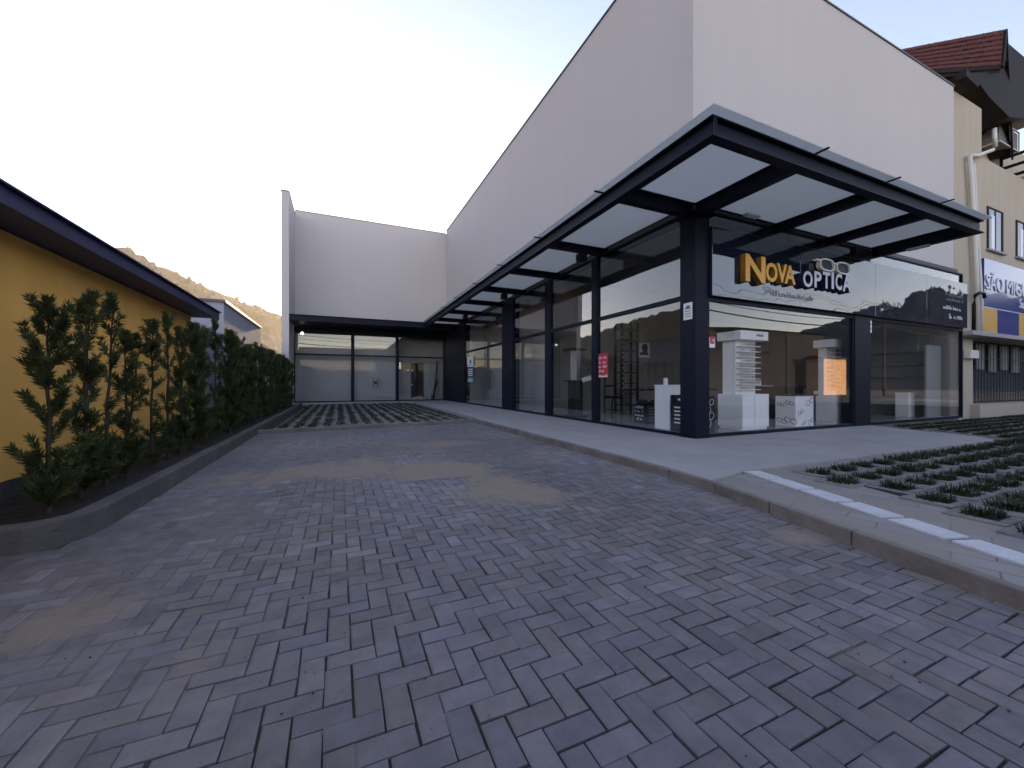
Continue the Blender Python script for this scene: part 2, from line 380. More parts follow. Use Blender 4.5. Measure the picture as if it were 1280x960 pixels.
def pavers():
    w = .105; ga = .0062; bv = .0098
    vs = []; fs = []; cols = []
    X0, X1, Y0, Y1 = -5.2, 4.1, -2.2, 12.2
    def kerbx(y): return 4.0 if y > 3.3 else 4.0-(3.3-y)*.225
    nx = int((X1-X0)/w); ny = int((Y1-Y0)/w)
    for i in range(nx):
        for j in range(ny):
            k = (i+j) % 4
            if k == 0: a, b = 2, 1
            elif k == 2: a, b = 1, 2
            else: continue
            x0 = X0+i*w; y0 = Y0+j*w; x1 = x0+a*w; y1 = y0+b*w
            xm, ym = (x0+x1)/2, (y0+y1)/2
            if xm > kerbx(ym)+.05: continue
            if xm < -1.9 and ym > 4.05: continue
            if ym > 11.35 + (xm+1.96)*.125: continue
            s, f = wear_at(xm, ym)
            hue = min(1, max(0, random.gauss(.5, .13)+.45*noise.noise(Vector((xm*.5, ym*.5, 8)))))
            tone = min(1, max(0, random.gauss(.54, .105)))
            # lighter, lime-bloomed stones in the middle of the yard
            if random.random() < .10 and 3 < ym < 6.5: tone = min(1, tone+.35)
            tone = min(1, max(0, tone + .35*noise.noise(Vector((xm*.6, ym*.6, 5)))))
            dz = random.gauss(0, .0012) + .010*noise.noise(Vector((xm*.35, ym*.35, 1)))
            tx, ty = random.gauss(0, .006), random.gauss(0, .006)
            gx = ga/2 + abs(random.gauss(0, .0014)); jx = random.gauss(0, .0017); jy = random.gauss(0, .0017)
            n = len(vs)
            ring = [(x0+gx+jx,y0+gx+jy),(x1-gx+jx,y0+gx+jy),(x1-gx+jx,y1-gx+jy),(x0+gx+jx,y1-gx+jy)]
            inn = [(x0+gx+bv+jx,y0+gx+bv+jy),(x1-gx-bv+jx,y0+gx+bv+jy),(x1-gx-bv+jx,y1-gx-bv+jy),(x0+gx+bv+jx,y1-gx-bv+jy)]
            ring = [(p[0]+random.gauss(0,.0013), p[1]+random.gauss(0,.0013)) for p in ring]
            if random.random() < .22:
                q = random.randrange(4); m_ = random.uniform(.006, .018); inn[q] = (inn[q][0]+math.copysign(m_, xm-inn[q][0]), inn[q][1]+math.copysign(m_, ym-inn[q][1]))
            def zz(p): return dz + (p[0]-xm)*tx + (p[1]-ym)*ty
            for p in ring: vs.append((p[0],p[1],zz(p)-.03))
            for p in ring: vs.append((p[0],p[1],zz(p)-.0035))
            for p in inn: vs.append((p[0],p[1],zz(p)))
            fs.append((n+8,n+9,n+10,n+11))
            for q in range(4):
                r = (q+1) % 4
                fs.append((n+4+q,n+4+r,n+8+r,n+8+q)); fs.append((n+q,n+r,n+4+r,n+4+q))
            for p in ring+ring+inn:
                s2, f2 = wear_at(p[0], p[1]) if ym < 7.5 else (s, f)
                cols.append((tone, s2, f2, hue))
    me = bpy.data.meshes.new('paved_yard'); me.from_pydata(vs, [], fs); me.update()
    at = me.color_attributes.new('wear', 'FLOAT_COLOR', 'POINT')
    at.data.foreach_set('color', [c for q in cols for c in q])
    me.materials.append(M['paver'])
    o = bpy.data.objects.new('paved_yard', me); COL.objects.link(o); tag(o, kind='structure')
    # sand in the joints
    st = .07; nx = int((X1-X0)/st)+1; ny = int((Y1-Y0)/st)+1
    vs = []; cols = []; fs = []
    for j in range(ny):
        for i in range(nx):
            x = X0+i*st; y = Y0+j*st; s, f = wear_at(x, y)
            vs.append((x, y, -.0135+.0115*min(1, f) + .010*noise.noise(Vector((x*.35, y*.35, 1))) + .002*max(0, s-.6)))
            cols.append((.5, s, f, .5))
    for j in range(ny-1):
        for i in range(nx-1):
            if vs[j*nx+i][1] > 4.1 and vs[j*nx+i+1][0] < -1.9: continue
            a = j*nx+i; fs.append((a, a+1, a+nx+1, a+nx))
    me = bpy.data.meshes.new('joint_sand'); me.from_pydata(vs, [], fs); me.update()
    at = me.color_attributes.new('wear', 'FLOAT_COLOR', 'POINT'); at.data.foreach_set('color', [c for q in cols for c in q])
    me.materials.append(M['joint'])
    o = bpy.data.objects.new('joint_sand', me); COL.objects.link(o); tag(o, kind='structure')
pavers()
def grit():
    mb = MB(); rn = random.Random(5)
    for i in range(620):
        x = rn.uniform(-2.4, 4.1); y = rn.uniform(.6, 9) if i % 3 else rn.uniform(.6, 4)
        edge = 4.0 if y > 3.3 else 4.0-(3.3-y)*.225
        if i % 4 == 0: x = edge-.02-abs(rn.gauss(0, .12))
        if x > edge-.02 or (x < -1.75 and y > 3.9): continue
        r = rn.uniform(.0025, .008)*(1.6 if rn.random() < .06 else 1); a = rn.uniform(0, 6.28); n = len(mb.v); mb.cur = 0 if rn.random() < .6 else 1
        z = .004
        mb.v += [(x+r*math.cos(a+q*2.09)*rn.uniform(.7,1.3), y+r*math.sin(a+q*2.09)*rn.uniform(.7,1.3), z) for q in range(3)] + [(x, y, z+r*rn.uniform(.5, 1.1))]
        for f in ((0,1,3),(1,2,3),(2,0,3)): mb.f.append(tuple(n+q for q in f)); mb.m.append(mb.cur)
    tag(mb.build('grit', [M['kerb'], M['bark']]), kind='stuff')
grit()

# kerb: straight along the pavement, then swinging towards the camera
KP = [(4.06,12.1),(4.06,10),(4.07,8),(4.07,6),(4.06,4.4),(4.03,3.6),(3.96,3.0),(3.84,2.4),(3.55,1.1),(3.2,-.5),(2.8,-2.2),(2.35,-4.0)]
def ribbon(mb, pts, off0, off1, z0, z1, wob=.0):
    """solid strip between two offsets of a polyline (to its left looking along it)"""
    P = [Vector((p[0], p[1], 0)) for p in pts]; k = len(P); n0 = len(mb.v)
    for i, p in enumerate(P):
        d = (P[min(i+1,k-1)]-P[max(i-1,0)]).normalized(); nrm = Vector((-d.y, d.x, 0))
        for o, z in ((off0,z0),(off1,z0),(off1,z1),(off0,z1)):
            q = p+nrm*o; mb.v.append((q.x+random.uniform(-wob,wob), q.y, z+random.uniform(-wob,wob)*(z == z1)))
    for i in range(k-1):
        a = n0+4*i
        for q in range(4):
            r = (q+1) % 4
            mb.f.append((a+q, a+r, a+4+r, a+4+q)); mb.m.append(mb.cur)
    mb.f.append((n0+3,n0+2,n0+1,n0)); mb.m.append(mb.cur)
    a = n0+4*(k-1); mb.f.append((a,a+1,a+2,a+3)); mb.m.append(mb.cur)
def dense(pts, step):
    out = []
    for i in range(len(pts)-1):
        a = Vector(pts[i]); b = Vector(pts[i+1]); n = max(1, int((b-a).length/step))
        out += [tuple(a.lerp(b, t/n)) for t in range(n)]
    return out+[pts[-1]]
k = MB(); kd = dense(KP, .05); q_ = 0
while q_ < len(kd)-1:
    ln_ = random.choice((15, 16, 16, 20)); seg_ = kd[q_:q_+ln_]
    if len(seg_) > 2:
        a_, b_ = Vector(seg_[-2]), Vector(seg_[-1]); seg_[-1] = tuple(a_.lerp(b_, .8)); oo = random.uniform(-.006, .006)
        ribbon(k, seg_[::4]+[seg_[-1]] if (len(seg_)-1) % 4 else seg_[::4], -.06+oo, .022+oo, -.05, Z1+.002+random.uniform(-.005,.004), .003)
    q_ += ln_-1
struct('kerb', k, M['kerb'], bevel=.012)

# smooth concrete pavement round the shop
c = MB()
c.prism([(4.085,12.15),(4.095,8),(4.095,4.4),(4.06,3.75),(4.01,3.28),(4.86,3.46),(12.15,3.29),(12.6,3.75),(12.9,4.85),(13.35,5.9),(6.9,5.9),(6.9,24.6),(6.9,27.0),(-2.6,27.0),(-2.6,24.6),(4.2,24.6),(4.2,12.3)], -.05, Z1)
struct('pavement', c, M['concrete'])
c = MB()   # block pavement outside the smooth concrete, up to the street
c.prism([(4.00,3.27),(3.93,2.75),(3.80,2.2),(3.52,1.1),(3.17,-.5),(2.77,-2.2),(2.33,-4.0),(40,-4.0),(40,5.6),(13.6,5.6),(12.9,4.3),(12.3,3.2),(4.9,3.4)], -.05, Z1-.012)
struct('block_pavement', c, M['pavement'])
# white tile strip
for i in range(11):
    a = Vector((4.90, 3.40, 0)) + Vector((-.335,-.942,0))*(.452*i)
    d = Vector((-.335,-.942,0)); s = Vector((-.942,.335,0))
    q = MB(); p = [a - s*.108, a + s*.108, a + s*.108 + d*.395, a - s*.108 + d*.395]
    q.prism([(v.x, v.y) for v in p], Z1-.02, Z1+.004)
    o = q.build('marker_tile', M['dash'], bevel=.004)
    tag(o, ['white tile nearest the shop corner in the strip along the kerb', 'second white tile from the shop corner along the kerb', 'third white tile from the shop corner along the kerb',
            'fourth white tile from the shop corner along the kerb', 'fifth white tile from the shop corner along the kerb', 'sixth white tile from the shop corner along the kerb',
            'seventh white tile from the shop corner along the kerb'][i] if i < 7 else 'white pavement tile at the camera end of the kerb strip', 'paving tile', 'white tiles set along the kerb')

# grass pavers: concrete lattice and tufts
def tufts(name, spots, hmin, hmax, nb, rad):
    mb = MB()
    for (x, y, z, sc) in spots:
        for b in range(int(nb*sc)):
            a = random.uniform(0, 6.283); r = rad*math.sqrt(random.random())*sc
            bx, by = x+r*math.cos(a)*1.15, y+r*math.sin(a)*.8
            h = random.uniform(hmin, hmax)*(.6+.5*sc); ln = random.uniform(.2, .95)*h
            a2 = a+random.uniform(-.9,.9); dx, dy = math.cos(a2)*ln, math.sin(a2)*ln
            w = random.uniform(.004, .008); px, py = -math.sin(a2)*w, math.cos(a2)*w
            n = len(mb.v)
            mb.v += [(bx-px,by-py,z),(bx+px,by+py,z),(bx+dx*.45-px*.8,by+dy*.45-py*.8,z+h*.7),(bx+dx*.45+px*.8,by+dy*.45+py*.8,z+h*.7),(bx+dx,by+dy,z+h*random.uniform(.75,1.05))]
            mb.f += [(n,n+1,n+3,n+2),(n+2,n+3,n+4)]; mb.m += [0,0]
    return tag(mb.build(name, M['grass']), kind='stuff')
# back bed
bz = .085
e = MB(); e.prism([(-1.93,11.43),(4.02,12.2),(4.02,12.32),(-1.93,11.56)], -.05, .10); struct('bed_edging', e, M['kerb'], bevel=.01)
def lattice(name, x0, x1, y0, y1, px, py, hole, inside, z, stag=1):
    mb = MB(); hx, hy = hole
    i = 0
    y = y0
    while y < y1:
        x = x0 + (px/2 if i % 2 and stag else 0)
        while x < x1:
            if inside(x, y):
                # frame of one block round its soil hole, top broken by small notches
                for (a,b,c_,d) in ((x-px/2+.006,x-hx/2,y-py/2+.006,y+py/2-.006),(x+hx/2,x+px/2-.006,y-py/2+.006,y+py/2-.006),(x-hx/2,x+hx/2,y-py/2+.006,y-hy/2),(x-hx/2,x+hx/2,y+hy/2,y+py/2-.006)):
                    dz = random.uniform(-.006,.006)
                    mb.box(a,b,c_,d,z-.07,z+dz)
            x += px
        y += py; i += 1
    return struct(name, mb, M['grid'])
inside_b = lambda x, y: y > 11.75+(x+1.93)*.129 and -1.75 < x < 3.95 and y < 24.4
lattice('lattice_paving', -1.75, 4.1, 11.6, 24.4, .36, .40, (.20,.26), inside_b, bz, 0)
s_ = MB(); s_.prism([(-1.9,11.5),(4.05,12.28),(4.15,24.5),(-2.0,24.5)], -.05, bz-.03); struct('bed_soil', s_, M['soil'])
sp = []; i = 0; y = 11.6
while y < 24.4:
    x = -1.75
    while x < 4.1:
        if inside_b(x, y) and random.random() < .97: sp.append((x+random.uniform(-.03,.03), y+random.uniform(-.02,.02), bz-.03, random.uniform(.7,1.15)))
        x += .36
    y += .40; i += 1
tufts('grass_tufts', sp, .04, .085, 80, .128)
# right bed
def inside_r(x, y):
    # right of the tile strip, in front of / beyond the concrete
    t = (3.40-y)/.942; xl = 4.90-.335*t + .62
    if y < 3.02: return x > xl and y > -2.4 and x < 27
    if x < 12.6: return False
    if y < 5.45: return x > 12.75+(y-3.3)*.30 and x < 27
    return False
rz_ = Z1+.004
lattice('lattice_paving', 3.6, 27, -2.4, 5.5, .50, .385, (.28,.24), inside_r, rz_)
s_ = MB(); s_.prism([(5.55,3.0),(3.75,-2.3),(27,-2.3),(27,5.4),(13.6,5.4),(12.75,3.3),(12.5,3.02)], Z1-.03, Z1-.004); struct('bed_soil', s_, M['soil'])
sp = []; i = 0; y = -2.4
while y < 5.5:
    x = 3.6 + (.25 if i % 2 else 0)
    while x < 27:
        if inside_r(x, y) and random.random() < .99: sp.append((x+random.uniform(-.03,.03), y+random.uniform(-.02,.02), Z1-.006, random.uniform(.75,1.25)))
        x += .50
    y += .385; i += 1
tufts('grass_tufts', sp, .035, .085, 150, .17)

# ------------------------------------------------------------------ planter with hedge
pk = thing('planter_kerb', 'low concrete planter kerb with rounded corner beside the yellow wall', 'kerb', (-1.9, 4.1, 0))
pts = [(-1.92, 24.3)] + [(-1.92, 24.3-i*.5) for i in range(1, 39)] + [(-1.92,4.55),(-1.95,4.35),(-2.03,4.22),(-2.15,4.15),(-2.4,4.12),(-3.2,4.08),(-4.2,4.03),(-5.4,3.98)]
a = MB(); ribbon(a, pts, -.07, .07, -.05, .20, .004); a.build('kerb_body', M['planter'], pk, bevel=.02, seg=3)
so = MB()
nx, ny = 9, 60
for j in range(ny+1):
    for i in range(nx+1):
        x = -3.02+i*(1.04/nx); y = 4.15+j*(20/ny)
        so.v.append((x, y, .13+.03*noise.noise(Vector((x*3,y*3,0)))+random.uniform(-.008,.008)))
for j in range(ny):
    for i in range(nx):
        q = j*(nx+1)+i; so.f.append((q,q+1,q+nx+2,q+nx+1)); so.m.append(0)
struct('soil', so, M['soil'])
so = MB(); so.prism([(-5.4,4.05),(-2.9,4.15),(-2.98,5.6),(-5.4,5.6)], -.05, .12); struct('soil', so, M['soil'])

def shrub_mesh(seed, h, nbr, dens, spread, top_heavy, wide=0):
    rnd = random.Random(seed); tr = MB(); lf = MB()
    stems = [((0,0),(rnd.uniform(-.05,.05), rnd.uniform(-.05,.05)))]
    if rnd.random() < .7: stems.append(((.03,.02),(rnd.uniform(-.12,.12), rnd.uniform(-.12,.12))))
    def leaf(p, d, ln, w):
        d = d.normalized(); s = d.cross(Vector((rnd.uniform(-1,1),rnd.uniform(-1,1),rnd.uniform(-1,1)))).normalized()
        n = len(lf.v); m = p+d*ln*.5; nrm = s.cross(d)*ln*.06
        lf.v += [tuple(p), tuple(m+s*w+nrm), tuple(p+d*ln), tuple(m-s*w+nrm)]
        lf.f.append((n,n+1,n+2,n+3)); lf.m.append(0)
    def spray(p0, dirv, ln):
        k = 6; p = Vector(p0); d = Vector(dirv).normalized(); pp = [p.copy()]
        for q in range(k):
            d = (d+Vector((0,0,.13))+Vector((rnd.uniform(-.12,.12),rnd.uniform(-.12,.12),rnd.uniform(-.05,.1)))).normalized()
            p = p+d*ln/k; pp.append(p.copy())
        tr.tube(pp, .006, 4, r1=.002)
        nl = int(dens*1.5*ln)
        for q in range(nl):
            t = rnd.uniform(.12, 1.0)*k; i = min(k-1, int(t)); base = pp[i].lerp(pp[i+1], t-i); dd = (pp[i+1]-pp[i]).normalized()
            side = dd.cross(Vector((rnd.uniform(-1,1),rnd.uniform(-1,1),rnd.uniform(-1,1)))).normalized()
            leaf(base, dd*rnd.uniform(.5,1.0)+side*rnd.uniform(.45,1.0), rnd.uniform(.040,.080), rnd.uniform(.0040,.0062))
    for (bx, by), (lx, ly) in stems:
        hh = h*rnd.uniform(.82, 1.0) if (bx, by) != (0, 0) else h*.93
        pts = [Vector((bx+lx*t, by+ly*t, hh*t)) + Vector((rnd.uniform(-.012,.012),rnd.uniform(-.012,.012),0)) for t in [i/8 for i in range(9)]]
        tr.tube(pts, .022, 6, r1=.006)
        for b in range(nbr):
            t = rnd.uniform(.05, .99)
            if rnd.random() < top_heavy: t = max(t, rnd.uniform(.35, 1.0))
            i = min(7, int(t*8)); p = pts[i].lerp(pts[i+1], t*8-i); a = rnd.uniform(0, 6.283)
            up = rnd.uniform(.35, 1.3)
            ln = spread*rnd.uniform(.55, 1.15)*(1.0 if t < .75 else 1.0-.9*(t-.75)+wide)
            spray(p, (math.cos(a), math.sin(a), up), ln)
        for b in range(9):
            a = rnd.uniform(0, 6.283); spray(pts[0].lerp(pts[2], rnd.uniform(.15, 1.0)), (math.cos(a), math.sin(a), rnd.uniform(.2, .8)), spread*rnd.uniform(.8, 1.25))
        for b in range(4): spray(pts[-1]-Vector((0,0,.04)), (rnd.uniform(-.35,.35),rnd.uniform(-.35,.35),1), h*.11)
    return tr, lf
SH = [shrub_mesh(11, 1.82, 44, 400, .30, .3, .1), shrub_mesh(12, 2.0, 30, 300, .22, .2), shrub_mesh(23, 1.9, 28, 300, .20, .15), shrub_mesh(34, 2.1, 30, 300, .20, .2), shrub_mesh(45, 1.95, 44, 340, .30, .15)]
SHO = []
SPOTS = [(-2.27,4.66,0,1.0),(-2.30,5.26,1,1.0),(-2.30,5.62,2,1.08),(-2.33,6.15,1,.86),(-2.33,6.85,3,.93),(-2.33,7.4,2,1.12),(-2.33,7.95,1,1.0),(-2.33,8.6,4,1.1)]
y = 9.2
while y < 23.6:
    SPOTS.append((-2.33+random.uniform(-.04,.04), y, random.choice((1,2,3,4)), random.uniform(1.0,1.2))); y += random.uniform(.5,.62)
SLAB = ['thick dark conifer shrub at the front corner of the planter', 'second slender shrub from the planter corner against the yellow wall', 'tallest open-topped shrub in front of the yellow wall, third in the row',
        'short pointed shrub, fourth in the row by the yellow wall', 'fifth shrub in the row, bare gap of yellow wall before it', 'sixth shrub from the planter corner, below the end of the blue eave',
        'seventh shrub from the planter corner, just before the dense hedge', 'eighth shrub from the planter corner where the hedge closes up']
protos = {}
for i, (x, y, kind, sc) in enumerate(SPOTS):
    lab = SLAB[i] if i < 8 else 'slender dark conifer shrub in the dense far end of the hedge'
    if kind not in protos:
        t = thing('conifer_shrub', lab, 'shrub', (0,0,0), 'conifer shrubs planted in a row along the planter')
        SH[kind][0].build('trunk', M['bark'], t); SH[kind][1].build('foliage', M['leaf'], t)
        protos[kind] = t
    else:
        t = copy_tree(protos[kind]); t['label'] = lab
    t.location = (x, y, .12); t.rotation_euler = (0, 0, random.uniform(0, 6.28)); t.scale = (1.0, 1.0, sc)

# ------------------------------------------------------------------ yellow house and what stands behind it
yh = thing('yellow_house', 'long low yellow house with dark blue eaves behind the hedge', 'house', (-3.0, 4, 0))
w = MB(); w.box(-9, -3.0, -3.0, 10.8, .30, 2.75); w.build('wall', M['yellow'], yh)
w = MB(); w.box(-9, -2.985, -3.02, 10.82, -.1, .30); w.build('plinth', M['plinth'], yh)
w = MB(); w.box(-9, -2.57, -3.3, 11.0, 2.752, 2.79); w.build('soffit', mat('navy_soffit', (.016, .026, .12), .6, var=.2), yh)
w = MB(); w.box(-2.57, -2.53, -3.3, 11.0, 2.73, 2.885); w.build('fascia', M['navy'], yh, bevel=.006)
w = MB(); w.box(-2.60, -2.49, -3.32, 11.02, 2.888, 2.905); w.build('eave_trim', M['navy'], yh)
w = MB(); w.quad((-2.55,-3.3,2.91),(-2.55,11.0,2.91),(-6,11.0,3.5),(-6,-3.3,3.5)); w.quad((-9.5,-3.3,2.91),(-6,-3.3,3.5),(-6,11.0,3.5),(-9.5,11.0,2.91)); w.build('roof', M['roofdark'], yh)

gb = thing('grey_shed', 'flat-roofed grey rendered building beyond the yellow house', 'building', (-3.2, 14.4, 0))
w = MB(); w.box(-9, -3.2, 14.4, 20.4, -.1, 3.72); w.build('wall', M['grey_wall'], gb)
w = MB(); w.box(-9.05, -3.14, 14.34, 20.46, 3.722, 3.80); w.build('roof_edge', M['coping'], gb)
lw = tag(MB().box(-3.02, -2.80, 11.05, 24.3, -.1, 2.55).build('boundary_wall', M['grey_wall']), 'grey boundary wall behind the far end of the hedge', 'wall')
ds = thing('dark_shed', 'dark low shed roof between grey building and white pillar', 'shed', (-3.5, 23, 0))
w = MB(); w.box(-6, -3.35, 21, 26, -.1, 2.95); w.build('wall', M['acrossgrey'], ds)
w = MB(); w.prism([(-6.2,20.8),(-3.2,20.8),(-3.2,26.2),(-6.2,26.2)], 2.952, 3.08); w.build('roof', M['roofdark'], ds)

# ------------------------------------------------------------------ shop building
sb = thing('shop_building', 'large pale rendered shop building with glazed ground floor round a paved yard', 'building', (6.9, 5.9, 0))
XL, YR, YB = 6.75, 5.9, 27.0
XW, YW, YBW = 7.03, 6.20, 27.6
PAR = [(YW, 11.46), (8.2, 11.88), (YBW, 12.19)]
w = MB()
for (y0, z0), (y1, z1) in zip(PAR[:-1], PAR[1:]):
    n = len(w.v); w.v += [(XW,y0,4.90),(XW+.25,y0,4.90),(XW+.25,y1,4.90),(XW,y1,4.90),(XW,y0,z0),(XW+.25,y0,z0),(XW+.25,y1,z1),(XW,y1,z1)]
    for q in ((0,3,2,1),(4,5,6,7),(1,2,6,5),(3,0,4,7)): w.f.append(tuple(n+i for i in q)); w.m.append(0)
w.build('wall', M['wall'], sb)
w = MB(); w.box(XW+.002, 19.30, YW+.001, YW+.25, 4.96, 11.455); w.build('wall', M['wall'], sb)
w = MB(); w.box(19.06, 19.30, 6.0, 6.45, -.1, 4.955); w.build('wall', M['wall'], sb)
w = MB(); w.box(-2.5, XW, YBW, YBW+.25, 4.72, 12.0); w.build('wall', M['wall'], sb)
w = MB(); w.box(-2.86, -2.502, 24.4, 27.86, -.1, 11.72); w.build('wall', M['wall'], sb)
w = MB()
for (y0, z0), (y1, z1) in zip(PAR[:-1], PAR[1:]): w.bar((XW+.11,y0-.02,z0+.018), (XW+.11,y1-.021,z1+.018), .30, .034)
w.box(XW+.28, 19.33, YW-.03, YW+.28, 11.457, 11.492); w.box(-2.5, XW-.05, YBW-.03, YBW+.28, 12.002, 12.035); w.box(-2.90, -2.47, 24.36, 27.56, 11.722, 11.757)
w.build('coping', M['coping'], sb)
w = MB(); w.box(19.06, 19.30, 6.46, 34, -.1, 11.3); w.box(-2.5, 19.05, 33.75, 34, -.1, 11.3); w.build('wall', M['wall'], sb)
w = MB(); w.box(7.29, 19.05, 6.46, 33.7, 10.6, 10.8); w.box(-2.5, 7.28, 27.86, 33.7, 10.6, 10.8); w.build('roof', M['coping'], sb)

def column(x0, x1, y0, y1, z0, z1):
    MB().box(x0, x1, y0, y1, z0, z1).build('column', M['steel'], sb, bevel=.008)
column(XL-.02, XL+.36, 5.88, 6.25, Z1+.001, 4.764)
column(XL-.02, XL+.30, 15.2, 16.4, Z1+.001, 4.895)
column(XL-.02, XL+.30, 22.2, 24.1, Z1+.001, 4.895)
column(XL-.02, XL+.30, 24.105, 27.0, Z1+.001, 4.895)
column(12.6, 13.35, YR-.02, YR+.30, Z1+.001, 4.93)
MB().box(XL-.05, XL+.38, 5.85, 6.28, Z1+.0012, Z1+.02).build('base_plate', M['steel'], sb)

def bay(axis, a0, a1, zt, transom=3.1, left=.05, right=.05, joints=(), mids=()):
    """glazed bay: window frame with lower and upper panes"""
    fr = MB()
    def bx(u0, u1, z0, z1, d0=0.0, d1=.09):
        if axis == 'L': fr.box(XL+d0, XL+d1, u0, u1, z0, z1)
        elif axis == 'R': fr.box(u0, u1, YR+d0, YR+d1, z0, z1)
        else: fr.box(u0, u1, YB+d0, YB+d1, z0, z1)
    zb = Z1+.07
    bx(a0, a1, Z1+.001, zb); bx(a0, a1, zt-.05, zt); bx(a0+left, a1-right, transom-.05, transom+.05, .001, .088)
    if left: bx(a0, a0+left, zb, zt-.05)
    if right: bx(a1-right, a1, zb, zt-.05)
    for m_ in mids: bx(m_-.03, m_+.03, zb, zt-.05, -.002, .086)
    f = fr.build('window', M['steel'], sb, bevel=.004)
    xs = [a0+left] + sorted(joints) + [a1-right]
    for (z0, z1) in ((zb, transom-.05), (transom+.05, zt-.05)):
        for i in range(len(xs)-1):
            p = MB(); u0 = xs[i]+(.004 if i else 0); u1 = xs[i+1]-(.004 if i < len(xs)-2 else 0)
            d = random.uniform(.036, .046); sk = random.uniform(-.003, .003)
            if axis == 'L': p.prism([(XL+d+sk,u0),(XL+d+sk+.01,u0),(XL+d-sk+.01,u1),(XL+d-sk,u1)], z0, z1)
            elif axis == 'R': p.prism([(u0,YR+d+sk),(u1,YR+d-sk),(u1,YR+d-sk+.01),(u0,YR+d+sk+.01)], z0, z1)
            else: p.prism([(u0,YB+d+sk),(u1,YB+d-sk),(u1,YB+d-sk+.01),(u0,YB+d+sk+.01)], z0, z1)
            p.build('pane', M['glass'], f)
    return f
bay('L', 6.245, 9.295, 4.90, 3.1, joints=(7.75,))
bay('L', 9.505, 11.995, 4.90, 3.1, joints=(10.7,))
bay('L', 12.355, 15.195, 4.90, 3.1)
fdoor = bay('L', 16.405, 22.195, 4.90, 3.1, joints=(17.9, 19.35, 20.8))
MB().box(XL-.01, XL+.14, 9.3, 9.5, Z1+.001, 4.895).build('mullion', M['steel'], sb, bevel=.006)
MB().box(XL-.01, XL+.14, 12.0, 12.35, Z1+.001, 4.895).build('mullion', M['steel'], sb, bevel=.006)
bay('R', 7.115, 12.595, 4.93, 3.06, joints=(9.9,))
bay('R', 13.355, 19.06, 4.93, 3.06, joints=(16.2,))
bay('B', -2.49, .74, 4.40, 3.07)
bay('B', .84, 3.50, 4.40, 3.07, joints=(2.17,))
bay('B', 3.60, 6.72, 4.40, 3.07)
for a in (.79, 3.55): MB().box(a-.05, a+.05, YB-.01, YB+.12, Z1+.001, 4.395).build('mullion', M['steel'], sb)
MB().box(-2.5, 6.74, YB-.012, YB+.2, 4.402, 4.715).build('header', M['steel'], sb)
# door handles: pairs of vertical bars
def handle_pair(axis, c, z0, z1, par):
    mb = MB()
    for s in (-.09, .09):
        if axis == 'L':
            mb.tube([(XL-.03, c+s, z0), (XL-.03, c+s, z1)], .016, 8)
            for z in (z0+.1, z1-.1): mb.tube([(XL-.03, c+s, z), (XL+.045, c+s, z)], .009, 6)
        else:
            mb.tube([(c+s*1.6, YB-.04, z0), (c+s*1.6, YB-.04, z1)], .02, 8)
            for z in (z0+.1, z1-.1): mb.tube([(c+s*1.6, YB-.04, z), (c+s*1.6, YB+.045, z)], .01, 6)
    if axis != 'L': mb.box(c-.07, c+.07, YB+.02, YB+.034, (z0+z1)/2-.08, (z0+z1)/2+.08)
    mb.build('door_handle', M['black'], par, smooth=False)
handle_pair('L', 17.9, 1.0, 1.9, fdoor)
hb = [o for o in sb.children if o.name.startswith('window')][-2]
handle_pair('B', 2.17, 1.05, 1.65, hb)
# interior shell
MB().box(XL+.1, 19.0, YR+.12, 12.25, .0, Z1+.006).build('interior_floor', M['infloor'], sb)
MB().box(XL+.1, 19.05, YR+.12, 12.4, 4.94, 5.1).build('interior_ceiling', M['inceil'], sb)
MB().box(XL+.3, 19.05, 12.25, 12.36, .0, 4.93).build('interior_wall', M['inwall'], sb)
MB().box(18.92, 19.05, YR+.31, 12.24, Z1, 4.93).build('interior_wall', M['inwall'], sb)
def small_unit(y0, y1, xw):
    MB().box(XL+.1, xw, y0, y1, .0, Z1+.006).build('interior_floor', M['infloor'], sb)
    MB().box(XL+.1, xw+.2, y0, y1, 4.91, 5.1).build('interior_ceiling', M['inceil'], sb)
    MB().box(xw, xw+.1, y0, y1, .0, 4.9).build('interior_wall', M['pale'], sb)
    MB().box(XL+.3, xw-.001, y1-.12, y1-.002, Z1+.01, 4.9).build('interior_wall', M['pale'], sb)
small_unit(12.37, 15.5, 7.75); small_unit(16.1, 22.4, 8.1)
MB().box(XL+.3, 8.1, 16.0, 16.1, Z1+.01, 4.9).build('interior_wall', M['pale'], sb)
MB().box(-2.49, 6.74, YB+.13, 31.0, .0, Z1+.006).build('interior_floor', M['infloor'], sb)
MB().box(-2.49, 6.99, YB+.26, 31.0, 4.42, 4.6).build('interior_ceiling', M['inceil'], sb)
MB().box(-2.49, 3.50, YB+.55, YB+.62, Z1+.007, 4.41).build('interior_wall', M['pale'], sb)
dx0, dx1 = 4.62, 5.55
MB().box(3.56, dx0, 28.2, 28.3, Z1+.007, 4.41).box(dx1, 6.9, 28.2, 28.3, Z1+.007, 4.41).box(dx0, dx1, 28.2, 28.3, 2.75, 4.41).build('interior_wall', M['pale'], sb)
MB().box(3.505, 3.56, YB+.13, 28.2, Z1+.007, 4.41).build('interior_wall', M['pale'], sb)
d = MB(); d.box(dx0+.02, dx1-.02, 28.24, 28.28, Z1+.01, 2.74); dd = d.build('door', M['wood'], sb)
k = MB(); k.tube([(dx0+.10,28.16,1.2),(dx0+.10,28.24,1.2)], .045, 10); k.build('door_handle', M['silver'], dd)

